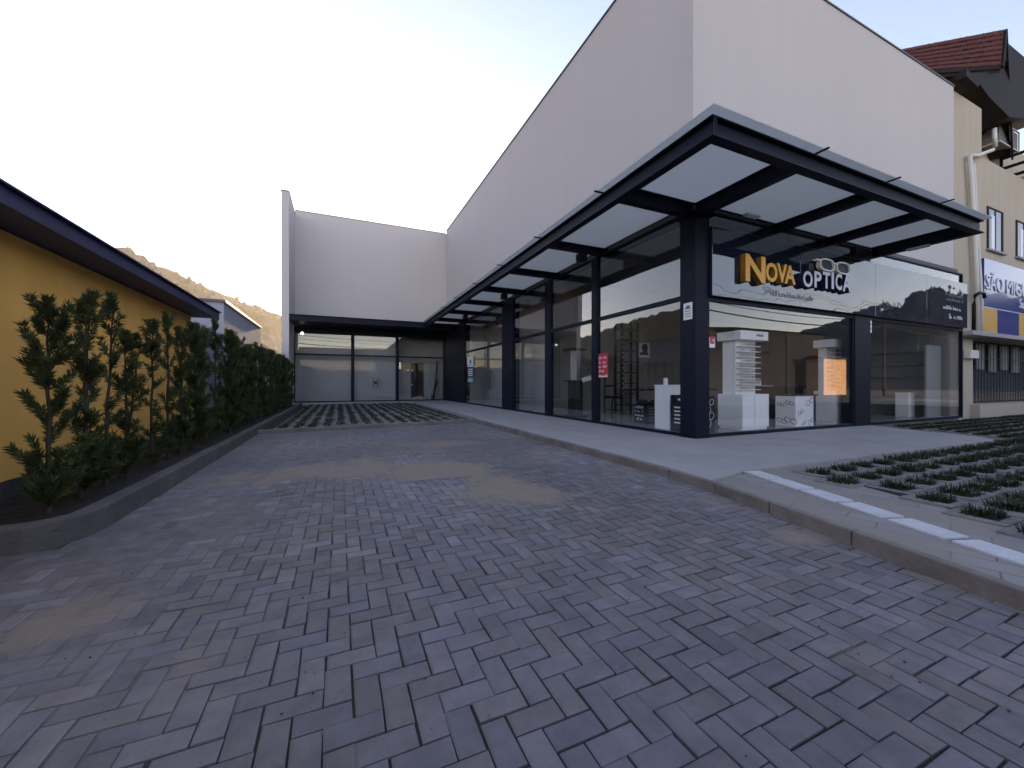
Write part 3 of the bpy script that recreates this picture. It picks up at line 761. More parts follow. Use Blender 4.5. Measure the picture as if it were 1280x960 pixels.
# ------------------------------------------------------------------ canopy
cp = thing('canopy', 'dark steel canopy with milky glass panels wrapped round the shop corner', 'canopy', (6.7, 5.8, 4.7))
def ibeam(a, b, w=.17, h=.29, z0=4.77, tf=.022, parent=cp):
    a = Vector((a[0], a[1], 0)); b = Vector((b[0], b[1], 0)); mb = MB(); up = (0,0,1)
    for (zc, ww, hh) in ((z0+tf/2, w, tf), (z0+h-tf/2, w, tf), (z0+h/2, .022, h-2*tf)):
        mb.bar(a+Vector((0,0,zc)), b+Vector((0,0,zc)), ww, hh, up)
    return mb.build('beam', M['steel'], parent)
OX, OY, EX, EYB = 4.90, 4.0, 13.75, 24.42
ibeam((OX, OY-.085), (OX, EYB-.09)); ibeam((OX+.087, OY), (EX, OY))
FX, FY = 6.93, 6.07
ibeam((FX, OY+.09), (FX, 24.3), .16); ibeam((FX+.09, FY), (EX, FY), .16, z0=4.772)
for y in (8.95, 11.55, 14.15, 16.7, 19.3, 21.9): ibeam((OX+.087, y), (FX-.09, y), .15, .20, z0=4.80)
ibeam((OX+.087, FY), (FX-.09, FY), .16, z0=4.768)
for x in (9.4, 11.5): ibeam((x, OY+.087), (x, FY-.09), .15, .20, z0=4.80)
ibeam((EX-.085, OY+.087), (EX-.085, FY-.09), .17, .285)
MB().box(6.66, 7.2, 5.80, 6.34, 4.7645, 4.7675).build('plate', M['steel'], cp)
st = MB(); st.box(OX-.06, OX-.03, OY-.083, OY-.071, 4.795, 5.035); st.build('stiffener', M['steel'], cp)
GZ = 5.085
GX, GY = OX-.20, OY-.20
jl = [6.19, 8.95, 11.55, 14.15, 16.7, 19.3, 21.9, 24.3]; jf = [GX, 6.95, 9.4, 11.5, EX+.06]
for i in range(len(jf)-1):
    MB().box(jf[i]+(.006 if i else 0), jf[i+1]-.006, GY, 6.18, GZ, GZ+.016).build('glass_panel', M['milky'], cp)
for i in range(len(jl)-1):
    MB().box(GX, 7.02, jl[i]+.006, jl[i+1]-.006, GZ, GZ+.016).build('glass_panel', M['milky'], cp)
for y in (6.45, 9.1, 11.7, 14.25, 16.85, 19.3): MB().box(GX-.07, GX+.16, y-.022, y+.022, GZ-.018, GZ-.001).build('clamp', M['steel'], cp)
for x in (7.25, 9.5, 11.65): MB().box(x-.022, x+.022, GY-.07, GY+.16, GZ-.018, GZ-.001).build('clamp', M['steel'], cp)
# solid return in front of the back wing
MB().box(-2.49, 6.60, EYB, EYB+.14, 4.74, 5.03).build('beam', M['steel'], cp)
MB().box(-2.49, 6.73, EYB+.141, 27.58, 4.80, 4.90).build('soffit', M['steel'], cp)
MB().box(-2.49, 7.02, EYB-.06, 27.58, 5.032, 5.075).build('roof_sheet', M['steel'], cp)
for x in (.2, 2.6): MB().box(x-.03, x+.03, EYB-.12, EYB-.05, 5.02, 5.09).build('clamp', M['steel'], cp)

# spotlights hanging under the canopy
def spot(x, y, lab, first=[None]):
    if first[0] is None:
        t = thing('spotlight', lab, 'spotlight', (0, 0, 0), 'black box spotlights under the canopy')
        MB().box(-.11,.11,-.11,.11,-.23,-.03).build('lamp_housing', M['black'], t, bevel=.008)
        MB().box(-.03,.03,-.03,.03,-.031,.0).build('bracket', M['black'], t)
        first[0] = t
    else: t = copy_tree(first[0]); t['label'] = lab
    t.location = (x, y, 4.80)
spot(6.0, 8.95, 'black box spotlight under the canopy nearest the shop corner')
spot(5.9, 14.15, 'middle black box spotlight under the long side canopy')
spot(5.9, 19.3, 'farthest black box spotlight under the canopy near the back wing')
for (x, y, rot, lab) in ((7.85, 5.45, 0, 'flat pale emergency light under the canopy beside the corner post'), (13.6, 5.0, 1, 'flat pale emergency light under the right end of the canopy')):
    t = thing('emergency_light', lab, 'light fitting', (x, y, 4.765), 'pale light fittings under the canopy')
    a, b = (.20, .06) if not rot else (.07, .22)
    MB().box(x-a, x+a, y-b, y+b, 4.725, 4.768).build('fitting_body', M['silver'], t, bevel=.006)
    MB().box(x-a*.8, x+a*.8, y-b*.6, y+b*.6, 4.718, 4.7245).build('diffuser', M['paper'], t)
bl = thing('wall_lamp', 'small white lamp high in the left bay of the back wing', 'lamp', (-2.0, 26.9, 4.3))
MB().tube([(-2.05,26.98,4.38),(-2.05,26.84,4.33)], .035, 8).build('lamp_arm', M['silver'], bl)
lm = mat('lit_lamp', (.9,.9,.85)); lm.node_tree.nodes['Principled BSDF'].inputs['Emission Color'].default_value = (1,.95,.85,1); lm.node_tree.nodes['Principled BSDF'].inputs['Emission Strength'].default_value = 1.2
MB().tube([(-2.05,26.86,4.36),(-2.05,26.78,4.30)], .06, 10, r1=.085).build('lamp_head', lm, bl)

# ------------------------------------------------------------------ shop sign
sg = thing('shop_sign', 'glossy dark fascia sign reading NOVA OPTICA over the right shop front', 'sign', (13, 5.7, 3.1))
SY0, SY1 = 5.80, 5.89
for (a, b) in ((7.13, 10.1), (10.104, 13.42), (13.424, 16.3), (16.304, 19.05)):
    MB().box(a, b, SY0, SY1, 3.10, 4.56).build('sign_panel', M['sign'], sg, bevel=.006)
LY = SY0-.13
def yp(u, v, Y=LY): return PY(u, v, Y)
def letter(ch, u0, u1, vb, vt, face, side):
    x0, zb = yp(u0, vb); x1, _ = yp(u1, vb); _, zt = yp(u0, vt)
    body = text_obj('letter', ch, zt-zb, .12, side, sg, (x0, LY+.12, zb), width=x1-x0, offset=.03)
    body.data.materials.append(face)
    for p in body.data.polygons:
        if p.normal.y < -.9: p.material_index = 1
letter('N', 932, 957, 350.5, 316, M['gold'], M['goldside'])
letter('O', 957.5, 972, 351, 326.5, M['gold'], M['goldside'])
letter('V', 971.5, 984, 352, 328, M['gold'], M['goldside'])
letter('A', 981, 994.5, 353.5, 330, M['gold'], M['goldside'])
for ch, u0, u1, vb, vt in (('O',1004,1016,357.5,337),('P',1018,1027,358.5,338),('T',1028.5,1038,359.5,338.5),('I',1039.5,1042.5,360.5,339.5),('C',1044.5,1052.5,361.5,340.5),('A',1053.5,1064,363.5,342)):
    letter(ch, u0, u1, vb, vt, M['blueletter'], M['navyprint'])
# spectacles emblem over the second word
em = MB()
x0, z0 = yp(1026, 337); x1, z1 = yp(1063, 329); zc = 4.17
def dring(cx, rx, rz_, t, y0, y1, mb):
    seg = 20; o = []; i_ = []
    for q in range(seg):
        a = 2*math.pi*q/seg; px, pz = math.cos(a), math.sin(a)
        px = math.copysign(abs(px)**.7, px); pz = math.copysign(abs(pz)**.7, pz)
        o.append((cx+px*rx, zc+pz*rz_)); i_.append((cx+px*(rx-t), zc+pz*(rz_-t)))
    for q in range(seg):
        r = (q+1) % seg
        mb.quad((o[q][0],y0,o[q][1]),(o[r][0],y0,o[r][1]),(i_[r][0],y0,i_[r][1]),(i_[q][0],y0,i_[q][1]))
        mb.quad((o[r][0],y0,o[r][1]),(o[q][0],y0,o[q][1]),(o[q][0],y1,o[q][1]),(o[r][0],y1,o[r][1]))
        mb.quad((i_[q][0],y0,i_[q][1]),(i_[r][0],y0,i_[r][1]),(i_[r][0],y1,i_[r][1]),(i_[q][0],y1,i_[q][1]))
mid = (x0+x1)/2; rx = (x1-x0)*.235
for c_ in (mid-rx*1.16, mid+rx*1.16): dring(c_, rx, .155, .035, LY, LY+.10, em)
em.box(mid-rx*.22, mid+rx*.22, LY+.002, LY+.09, zc+.05, zc+.09)
em.box(x0-.16, x0+.02, LY+.002, LY+.09, zc+.06, zc+.10)
em.build('spectacles_emblem', M['paper'], sg)
em = MB()
for c_ in (mid-rx*1.16, mid+rx*1.16): em.prism([(c_-rx*.86, LY+.04), (c_+rx*.86, LY+.04), (c_+rx*.86, LY+.06), (c_-rx*.86, LY+.06)], zc-.115, zc+.115)
em.build('emblem_lens', M['navyprint'], sg)
def scribble(mb, x, y, z, width, h, axis='x', rows=1, gap=1.5, dirn=1, t=.004, rnd=random.Random(3)):
    """illegible small lettering: short raised strokes in rows"""
    for r in range(rows):
        p = 0.0; zz = z - r*h*gap; end = width*rnd.uniform(.75, 1.0)
        while p < end:
            wd = h*rnd.uniform(.35, .75); hh = h*rnd.choice((.65, .65, .7, 1.0))
            if rnd.random() > .14:
                for (a, b, c0, c1) in ((0, .22, 0, 1), (.22, .8, rnd.choice((0, .4, .82)), None), (.8, 1.0, 0, rnd.choice((1, .6)))):
                    z_a = zz + hh*c0; z_b = zz + hh*(c1 if c1 else min(1, c0+.2))
                    if axis == 'x': mb.box(x+p+wd*a, x+p+wd*b, y-t, y, z_a, z_b)
                    else: mb.box(x-t, x, y+dirn*(p+wd*a), y+dirn*(p+wd*b), z_a, z_b)
            p += wd*1.3
mb = MB(); scribble(mb, 9.0, SY0-.001, 3.27, 2.1, .13); mb.build('small_lettering', M['acrossgrey'], sg)
mb = MB(); scribble(mb, 17.35, SY0-.001, 3.62, 1.45, .12); mb.build('small_lettering', M['boardwhite'], sg); mb = MB(); scribble(mb, 17.75, SY0-.001, 3.34, 1.1, .15); mb.build('small_lettering', M['boardwhite'], sg)
mb = MB(); scribble(mb, 17.5, SY0-.001, 4.05, 1.3, .10, rows=2); mb.build('small_lettering', M['acrossgrey'], sg)

# ------------------------------------------------------------------ things inside the shop
FZ = Z1+.0065
rnd = random.Random(21)
def eyeglass_mesh():
    mb = MB()
    for s in (-.034, .034): mb.ring((s, 0, .022), (1,0,0), (0,0,1), .028, .0042, 12)
    mb.tube([(-.008,0,.03),(.008,0,.03)], .003, 5)
    for s in (-.064, .064): mb.tube([(s,0,.03),(s,.10,.03),(s,.13,.012)], .003, 5)
    return mb
EG = None; EGN = 0
def eyeglasses(x, y, z, rz, lab, group):
    global EG
    if EG is None:
        EG = eyeglass_mesh().build('eyeglasses', M['ink']); tag(EG, lab, 'eyeglasses', group); o = EG
    else:
        o = EG.copy(); COL.objects.link(o); o['label'] = lab; o['group'] = group
    o.location = (x, y, z); o.rotation_euler = (0, 0, rz); o.scale = (1.35, 1, 1.35)

def display_tower(lab, x0, x1, y0, y1, zb, zt, zc, glab, marks=True):
    t = thing('display_cabinet', lab, 'display cabinet', (x0, y0, FZ), 'white spectacle display cabinets behind the right shop window')
    b = MB(); b.box(x0, x1, y0, y1, FZ+.06, zb); b.box(x0+.03, x1-.03, y0+.03, y1-.03, FZ, FZ+.06)
    b.build('base_cabinet', M['white'], t, bevel=.006)
    xm = (x0+x1)/2-.05
    MB().box(xm-.002, xm+.002, y0-.004, y0-.0005, FZ+.08, zb-.02).build('door_gap', M['greyink'], t)
    tx0, tx1, ty0, ty1 = x0+.10, x1-.14, y0+.26, y1-.06
    MB().box(tx0, tx1, ty0, ty1, zb+.001, zt).build('tower', M['white'], t, bevel=.004)
    MB().box(x0-.03, x1+.02, y0+.03, y1+.0, zt+.001, zc).build('top_box', M['white'], t, bevel=.008)
    if marks:
        m = MB(); x = x1-.42
        for q in range(3): m.box(x+q*.085, x+q*.085+.055, y0+.024, y0+.0295, zt+.09, zt+.145)
        m.build('printed_mark', M['ink'], t)
    n = 9
    for s in range(n):
        z = zb+.10+s*(zt-zb-.12)/n
        MB().box(tx0-.0, tx1+.0, ty0-.15, ty0-.001, z, z+.014).build('shelf', M['white'], t, bevel=.002)
        xx = tx0+.10
        while xx < tx1-.06:
            if rnd.random() < .8: eyeglasses(xx, ty0-.12, z+.0145, rnd.uniform(-.1,.1), glab, 'spectacles on the shelves of the white display cabinets')
            xx += .19
    return t
display_tower('tall white spectacle display cabinet beside the corner post', 8.92, 9.90, 6.42, 7.10, 1.0, 2.34, 2.56, 'dark spectacles on a shelf of the white display cabinet near the corner post')
display_tower('white spectacle display cabinet half hidden by the second black column', 12.55, 13.25, 6.32, 6.85, 1.05, 2.28, 2.50, 'dark spectacles on a shelf of the white cabinet by the second column', False)

t = thing('pedestal', 'narrow white display pedestal behind the left corner window', 'pedestal', (7.4, 7.2, FZ))
MB().box(7.40, 7.78, 7.22, 7.72, FZ, 1.20).build('pedestal_body', M['white'], t, bevel=.006)
MB().box(7.385, 7.795, 7.205, 7.735, 1.2005, 1.23).build('pedestal_top', M['white'], t, bevel=.004)
cu = MB(); cu.tube([(7.55,7.5,1.232),(7.55,7.5,1.30),(7.55,7.5,1.40)], .055, 14, r1=.05); cu.tube([(7.50,7.50,1.37),(7.46,7.47,1.36),(7.45,7.47,1.31),(7.49,7.49,1.27)], .009, 6)
tag(cu.build('mug', M['paper']), 'small pale mug standing on the narrow white pedestal', 'mug')

def stripes(mb, x, y0, z0, n, w, face='L', gap=.09, h=.035):
    for i in range(n):
        ww = w*(.75+.25*((i*37) % 3)/2)
        if face == 'L': mb.box(x-.004, x-.0005, y0-ww, y0, z0+i*gap, z0+i*gap+h)
        else: mb.box(x, x+ww, y0-.004, y0-.0005, z0+i*gap, z0+i*gap+h)
t = thing('display_box', 'large black display box with printed stripes behind the corner post', 'display box', (7.3, 6.45, FZ), 'black printed boxes on the shop floor')
MB().box(7.30, 8.02, 6.46, 7.10, FZ, .99).build('box_body', M['black'], t, bevel=.008)
mb = MB(); stripes(mb, 7.30, 6.98, .32, 5, .26); mb.box(7.2955, 7.2995, 6.80, 6.87, .86, .91); mb.build('printed_stripe', M['paper'], t)
mb = MB()
for (z, r_) in ((.74, .085), (.42, .10)):
    for s in (-.09, .09): mb.ring((7.86+s*.5, 6.4535, z+s*1.0), (.35,0,.65), (.65,0,-.35), r_*1.2, .007, 16)
mb.build('printed_spectacles', M['paper'], t)
t = thing('display_box', 'low black printed box on the floor left of the white pedestal', 'display box', (7.8, 8.5, FZ), 'black printed boxes on the shop floor')
MB().box(7.80, 8.32, 8.46, 8.98, FZ, .66).build('box_body', M['black'], t, bevel=.008)
mb = MB(); stripes(mb, 7.90, 8.46, .22, 5, .30, 'F', .085, .022); mb.build('printed_stripe', M['greyink'], t)
mb = MB(); scribble(mb, 7.7995, 8.92, .56, .40, .07, 'y', 4, 1.6, -1); mb.build('printed_lettering', M['boardwhite'], t)
bag = MB()
for (a, b) in ((7.86, 8.60), (8.05, 8.74), (7.95, 8.86), (8.18, 8.62)):
    bag.tube([(a,b,.661),(a+.02,b,.72),(a,b+.02,.77),(a+.01,b,.80)], .11, 9, r1=.03)
tag(bag.build('folded_cloth', M['black'], None, smooth=True), 'crumpled black cloth lying on the low black printed box', 'cloth')

def chair(x, y, lab, hgt=1.55, seat=.78):
    t = thing('stool', lab, 'stool', (x, y, FZ))
    for (a, b) in ((-.22,-.2),(.22,-.2)): MB().bar((x+a,y+b,FZ),(x+a*.92,y+b,seat),.035,.035).build('leg', M['black'], t)
    for (a, b) in ((-.22,.2),(.22,.2)): MB().bar((x+a,y+b,FZ),(x+a*.92,y+b,hgt),.035,.035).build('leg', M['black'], t)
    MB().box(x-.25,x+.25,y-.24,y+.16,seat+.001,seat+.07).build('seat', M['black'], t, bevel=.01)
    MB().box(x-.2,x+.2,y+.17,y+.215,seat+.38,seat+.44).build('backrest', M['black'], t, bevel=.006)
    MB().box(x-.19,x+.19,y-.21,y-.19,.36,.39).box(x-.19,x+.19,y+.19,y+.21,.36,.39).build('stretcher', M['black'], t)
chair(8.45, 10.7, 'black high-backed stool standing behind the red poster')
t = thing('display_ladder', 'tall black ladder-like shelf unit in the dim shop behind the red poster', 'shelf unit', (9.4, 10.9, FZ))
for (a, b) in ((9.05, 11.0), (9.75, 11.0), (9.05, 11.35), (9.75, 11.35)): MB().box(a-.035,a+.035,b-.03,b+.03,FZ,3.45).build('post', M['black'], t)
for i in range(8): MB().box(9.086,9.714,10.98,11.37,.5+i*.38,.53+i*.38).build('shelf', M['black'], t)
mb = MB()
for i in range(12): mb.box(9.03,9.07,10.955,10.969,.9+i*.18,.925+i*.18)
mb.build('white_dot', M['paper'], t)  # row of plain white dots up one post
t = thing('counter', 'long dark counter against the back wall of the shop', 'counter', (10, 11.8, FZ))
MB().box(9.9, 14.5, 11.55, 12.2, 1.0, 1.06).build('counter_top', M['black'], t, bevel=.006)
MB().box(10.0, 14.4, 11.62, 12.2, FZ, .999).build('counter_body', M['inwall'], t)
# framed portrait silhouette poster on the back wall
px, pz = PY(798, 446, 12.2); px1, pz1 = PY(812.5, 428, 12.2)
t = thing('poster', 'white poster with a black head silhouette on the back wall', 'poster', (px, 12.2, pz))
MB().box(px, px1, 12.215, 12.245, pz, pz1).build('sheet', M['paper'], t)
h = [(.12,.16),(.12,.28),(.26,.34),(.40,.36),(.38,.46),(.30,.52),(.30,.68),(.38,.84),(.52,.93),(.70,.90),(.82,.78),(.84,.60),(.78,.44),(.80,.34),(.90,.26),(.90,.16)]
W_, H_ = px1-px, pz1-pz
mb = MB(); n = len(mb.v); mb.v += [(px+W_*a, 12.212, pz+H_*b) for a, b in h] + [(px+W_*a, 12.2149, pz+H_*b) for a, b in h]
mb.f.append(tuple(range(n, n+len(h)))); mb.m.append(0)
for i in range(len(h)): j = (i+1) % len(h); mb.f.append((n+i, n+j, n+len(h)+j, n+len(h)+i)); mb.m.append(0)
mb.build('printed_head', M['ink'], t)
# spectacle display kiosk
kx, ky = 7.32, 11.35
t = thing('display_kiosk', 'black spectacle display kiosk with mirror panel behind the glass', 'display stand', (kx, ky, FZ))
MB().box(kx-.25,kx+.33,ky-.28,ky+.28,FZ,FZ+.07).build('base_plate', M['black'], t, bevel=.01)
MB().box(kx-.13,kx+.22,ky-.2,ky+.2,FZ+.071,1.34).build('pedestal_body', M['black'], t, bevel=.01)
MB().box(kx-.27,kx+.30,ky-.24,ky+.24,1.341,1.38).build('shelf', M['black'], t)
MB().box(kx-.27,kx-.05,ky-.22,ky-.19,1.381,2.36).build('mirror_panel', M['silver'], t)
MB().box(kx-.05,kx+.30,ky-.2,ky+.2,1.381,2.36).build('slotted_tower', M['greyink'], t)
MB().box(kx-.30,kx+.34,ky-.26,ky+.26,2.361,2.46).build('top_cap', M['black'], t, bevel=.01)
for i in range(10):
    eyeglasses(kx+.05, ky-.215, 1.45+i*.085, 0, 'dark spectacles hanging on the black display kiosk', 'spectacles on the black kiosk')
    eyeglasses(kx+.22, ky-.215, 1.45+i*.085, 0, 'dark spectacles hanging on the black display kiosk', 'spectacles on the black kiosk')
t = thing('leaflet', 'pair of white leaflets held at the front of the black kiosk', 'leaflet', (kx+.2, ky-.3, 1.38))
MB().bar((kx+.12,ky-.30,1.36),(kx+.27,ky-.33,1.44),.012,.14).bar((kx+.28,ky-.30,1.41),(kx+.46,ky-.33,1.47),.012,.15).build('sheet', M['paper'], t)

# printed counter at the right window
t = thing('printed_counter', 'white counter printed with spectacles, dark top, behind the right window', 'counter', (10.9, 6.4, FZ))
MB().box(10.94, 11.72, 6.40, 6.92, FZ, .93).build('counter_body', M['white'], t, bevel=.006)
MB().box(10.92, 11.90, 6.38, 6.95, .931, .97).build('counter_top', M['navyprint'], t, bevel=.004)
MB().box(11.721, 11.86, 6.42, 6.9, FZ, .93).build('side_panel', M['navyprint'], t)
mb = MB()
for (x, z, s) in ((11.15,.5,.06),(11.55,.78,.09),(11.30,.22,.05),(11.6,.25,.07)):
    for q in (-1, 1): mb.ring((x+q*s*.9, 6.396, z+q*s*.4), (.9,0,.35), (-.35,0,.9), s, .006, 14)
for (y, z, s) in ((6.55,.75,.06),(6.78,.70,.05),(6.52,.28,.09),(6.75,.26,.07)):
    for q in (-1, 1): mb.ring((10.936, y+q*s*.9, z+q*s*.2), (0,.9,.3), (0,-.3,.9), s, .007, 14)
mb.build('printed_spectacles', M['ink'], t)
t = thing('service_desk', 'dark service desk inside the shop behind the printed counter', 'desk', (11.5, 8.2, FZ))
MB().box(11.6, 14.6, 8.2, 8.9, 1.12, 1.18).build('desk_top', M['black'], t, bevel=.005)
MB().box(11.7, 14.5, 8.25, 8.85, FZ, 1.119).build('desk_body', M['wood'], t)
t = thing('white_device', 'white desktop device standing on the dark service desk', 'office machine', (12.0, 8.4, 1.18))
MB().box(11.90,12.22,8.35,8.70,1.181,1.50).build('device_body', M['white'], t, bevel=.02)
MB().box(12.23,12.50,8.35,8.68,1.181,1.36).build('paper_tray', M['white'], t, bevel=.02)
MB().box(12.52,13.05,8.3,8.55,1.181,1.20).build('paper_sheet', M['paper'], t)

# right bay: display board, shelves, small pedestal, dark boxes
t = thing('display_board', 'display board with dark shelves on the right inner wall', 'display board', (18.9, 7.3, 1))
MB().box(18.86, 18.915, 6.62, 8.6, .95, 3.0).build('board', M['greyink'], t)
for z in (1.0, 1.45, 1.9, 2.35): MB().box(18.62, 18.859, 6.65, 8.55, z, z+.03).build('shelf', M['black'], t)
for z in (1.03, 1.48, 1.93, 2.38):
    for i in range(6):
        if rnd.random() < .75:
            eyeglasses(18.72, 6.85+i*.28+rnd.uniform(-.05,.05), z+.0005, -1.57, 'dark spectacles on a shelf of the right inner wall', 'spectacles on the right wall board')
t = thing('pedestal', 'low white pedestal in front of the right display board', 'pedestal', (17.9, 6.9, FZ))
MB().box(17.7, 18.1, 6.75, 7.1, FZ, .93).build('pedestal_body', M['white'], t, bevel=.006)
MB().box(17.69, 18.11, 6.74, 7.11, .9305, .955).build('pedestal_top', M['white'], t, bevel=.004)
t = thing('armchair', 'dark low armchair just right of the second black column', 'armchair', (14.6, 7.0, FZ))
MB().box(14.4,15.1,6.8,7.5,.32,.50).build('seat', M['black'], t, bevel=.04)
MB().box(14.4,15.1,7.45,7.6,.45,1.02).build('backrest', M['black'], t, bevel=.04)
MB().box(14.28,14.4,6.82,7.5,.30,.74).build('armrest', M['black'], t, bevel=.03)
MB().box(15.1,15.22,6.82,7.5,.30,.74).build('armrest', M['black'], t, bevel=.03)
for a in (14.34,15.16):
    for b in (6.88,7.5): MB().tube([(a,b,FZ),(a,b,.31)],.022,8).build('leg', M['silver'], t)
t = thing('pale_screen', 'tall pale screen panel standing inside the right end window', 'partition', (18.3, 6.4, FZ))
MB().box(17.85, 18.85, 6.36, 6.41, FZ+.03, 2.55).build('screen_panel', M['pale'], t)
MB().box(17.8, 18.9, 6.30, 6.47, FZ, FZ+.03).build('foot', M['silver'], t)

# building debris and planks in the far open unit
def plank(a, b, w, h, m, lab): return tag(MB().bar(a, b, w, h).build('plank', M[m]), lab, 'plank', 'planks leaning in the unfinished back unit')
plank((6.15,27.75,FZ+.01),(6.5,28.12,2.9),.10,.03,'wood','dark plank leaning upright beside the doorway of the back unit')
plank((5.75,27.5,FZ+.01),(6.35,28.1,1.65),.14,.03,'pale','pale short board leaning at a slant in the back unit')
plank((5.95,27.4,FZ+.01),(6.5,27.95,1.55),.08,.03,'wood','dark short board leaning beside the pale board')
for i, (x, y, s, lab) in enumerate(((4.75,27.75,.20,'crumpled white sheet on the floor by the dark doorway'),(5.2,27.6,.28,'largest crumpled white sheet in the debris of the back unit'),(5.6,27.8,.18,'small crumpled white sheet near the leaning boards'))):
    bm = bmesh.new(); bmesh.ops.create_icosphere(bm, subdivisions=2, radius=s)
    for v in bm.verts:
        k_ = 1+.55*noise.noise(v.co*9+Vector((i*3,0,0))); v.co = Vector((v.co.x*k_*1.3, v.co.y*k_, max(0, v.co.z*k_*.75+.06)))
    me = bpy.data.meshes.new('crumpled_sheet'); bm.to_mesh(me); bm.free(); me.materials.append(M['pale'])
    o = bpy.data.objects.new('crumpled_sheet', me); COL.objects.link(o); o.location = (x, y, FZ+.001); tag(o, lab, 'paper', 'crumpled sheets in the unfinished back unit')

# ------------------------------------------------------------------ notices, posters and stickers on the glass
def sheet_x(name, lab, cat, u0, u1, vt, vb, m, X=XL-.004, slope=0.0, group=None):
    ya, _ = PX(u0, (vt+vb)/2, X); yb, _ = PX(u1, (vt+vb)/2, X); um = (u0+u1)/2
    _, zt = PX(um, vt, X); _, zb = PX(um, vb, X)
    t = thing(name, lab, cat, (X, yb, zb), group)
    MB().box(X-.003, X, yb, ya, zb, zt).build('sheet', m, t)
    return t, ya, yb, zb, zt
t, ya, yb, zb, zt = sheet_x('red_poster', 'red poster with white lettering stuck inside the left glass', 'poster', 746.5, 760, 441.5, 471.5, M['red'], X=XL+.03)
r7 = random.Random(9)
for i in range(5):
    mb = MB(); scribble(mb, XL+.0265, ya-.04, zt-.15-i*.125, (ya-yb)-.07, r7.choice((.09,.10,.11)), 'y', 1, 1, -1, .003, r7); mb.build('white_lettering', M['paper'], t)
MB().box(XL+.0235, XL+.0268, yb+.01, ya-.01, zb+.015, zb+.055).build('white_line', M['paper'], t)
t, ya, yb, zb, zt = sheet_x('post_notice', 'white notice sheet with grey lines on the corner post', 'notice', 854.5, 865.5, 378, 399, M['paper'], X=XL-.024)
mb = MB(); X = XL-.0275
for i in range(4): mb.box(X-.002, X, yb+.03, ya-.03, zb+.06+i*.055, zb+.075+i*.055)
mb.prism([(X-.002, (ya+yb)/2-.05),(X, (ya+yb)/2-.05),(X,(ya+yb)/2+.05),(X-.002,(ya+yb)/2+.05)], zt-.13, zt-.06)
mb.build('printed_line', M['greyink'], t)
for (nm, lab, vt, vb, m, lm_) in (('white_notice','white sheet with a dark emblem, topmost on the far door',445.5,458,M['paper'],'ink'),('navy_notice','navy sheet with pale lines between white and green sheets',459,470.5,M['navyprint'],'paper'),('green_notice','green sheet with pale lines, lowest on the far door',471,477.5,M['green'],'boardwhite')):
    t, ya, yb, zb, zt = sheet_x(nm, lab, 'notice', 584.5, 591.8, vt, vb, m, group='sheets stuck on the far glass door')
    mb = MB(); X = XL-.0075
    if nm == 'white_notice':
        mb.tube([(X, (ya+yb)/2, (zb+zt)/2-.0), (X-.002, (ya+yb)/2, (zb+zt)/2)], .13, 8); mb.box(X-.002, X, yb+.15, ya-.15, zb+.08, zb+.10)
    else:
        for i in range(4 if nm == 'navy_notice' else 2):
            hh = (zt-zb)/(4.6 if nm == 'navy_notice' else 2.8); mb.box(X-.002, X, yb+.14, ya-.14, zb+.05+i*hh, zb+.05+i*hh+hh*.55)
    mb.build('printed_line', M[lm_], t)
def sheet_y(name, lab, cat, u0, u1, vt, vb, m, Y):
    um, vm = (u0+u1)/2, (vt+vb)/2
    x0, _ = PY(u0, vm, Y); x1, _ = PY(u1, vm, Y); _, zt = PY(um, vt, Y); _, zb = PY(um, vb, Y)
    t = thing(name, lab, cat, (x0, Y, zb)); MB().box(x0, x1, Y-.003, Y, zb, zt).build('sheet', m, t)
    return t, x0, x1, zb, zt
t, x0, x1, zb, zt = sheet_y('glass_sticker', 'small white sticker with a red panel on the glass right of the corner post', 'sticker', 886.5, 893.5, 421.5, 434, M['paper'], YR+.03)
mb = MB(); mb.box(x0+.02, x1-.02, YR+.0245, YR+.0265, zb+.08, zb+.24); mb.build('red_panel', M['red'], t)
mb = MB(); scribble(mb, x0+.03, YR+.0243, zb+.13, x1-x0-.08, .06, t=.002); mb.build('white_lettering', M['paper'], t)
t, x0, x1, zb, zt = sheet_y('window_notice', 'narrow white notice on the glass beside the second black column', 'notice', 1083.5, 1089.5, 400, 415, M['paper'], YR+.0)
mb = MB()
for i in range(3): mb.box(x0+.04, x1-.04, YR-.0055, YR-.0035, zb+.06+i*.13, zb+.13+i*.13)
mb.build('printed_line', M['greyink'], t)

# ------------------------------------------------------------------ neighbouring house on the right
NY = 6.8
ch = thing('neighbour_house', 'cream house with red tiled roof and dark wooden gable beside the shop', 'house', (19.5, NY, 0))
def nb(u, v, Y=NY): return PY(u, v, Y)
XN = 19.45
XC = nb(1227, 105)[0]                                  # right edge of the upper corner
XW0 = nb(1231, 420)[0]
ZB = nb(1248, 243, NY+1.0)[1]                           # underside of the balcony
ZL = nb(1240, 421)[1]                                   # ledge over the low shop window
w = MB()
w.box(XN, 36, NY, 16, ZL+.05, ZB+.05)
w.box(nb(1192, 105)[0], XC, NY, 16, ZB+.051, 12.3)
w.box(XC+.001, 36, NY+1.0, 16, ZB+.051, 13.0)
w.box(XN, nb(1216, 460)[0], NY, 16, -.1, ZL+.049); w.box(nb(1216, 460)[0]+.001, 36, NY+.55, 16, -.1, ZL+.049)
w.build('wall', M['cream'], ch)
w = MB(); w.box(nb(1211, 421, NY-.4)[0], 36, NY-.5, NY-.001, ZL-.12, ZL+.04); w.build('ledge', M['concrete'], ch, bevel=.01)
w = MB(); w.box(nb(1213, 510)[0], 36, NY-.25, NY-.001, -.1, .45); w.build('plinth', M['cream'], ch)
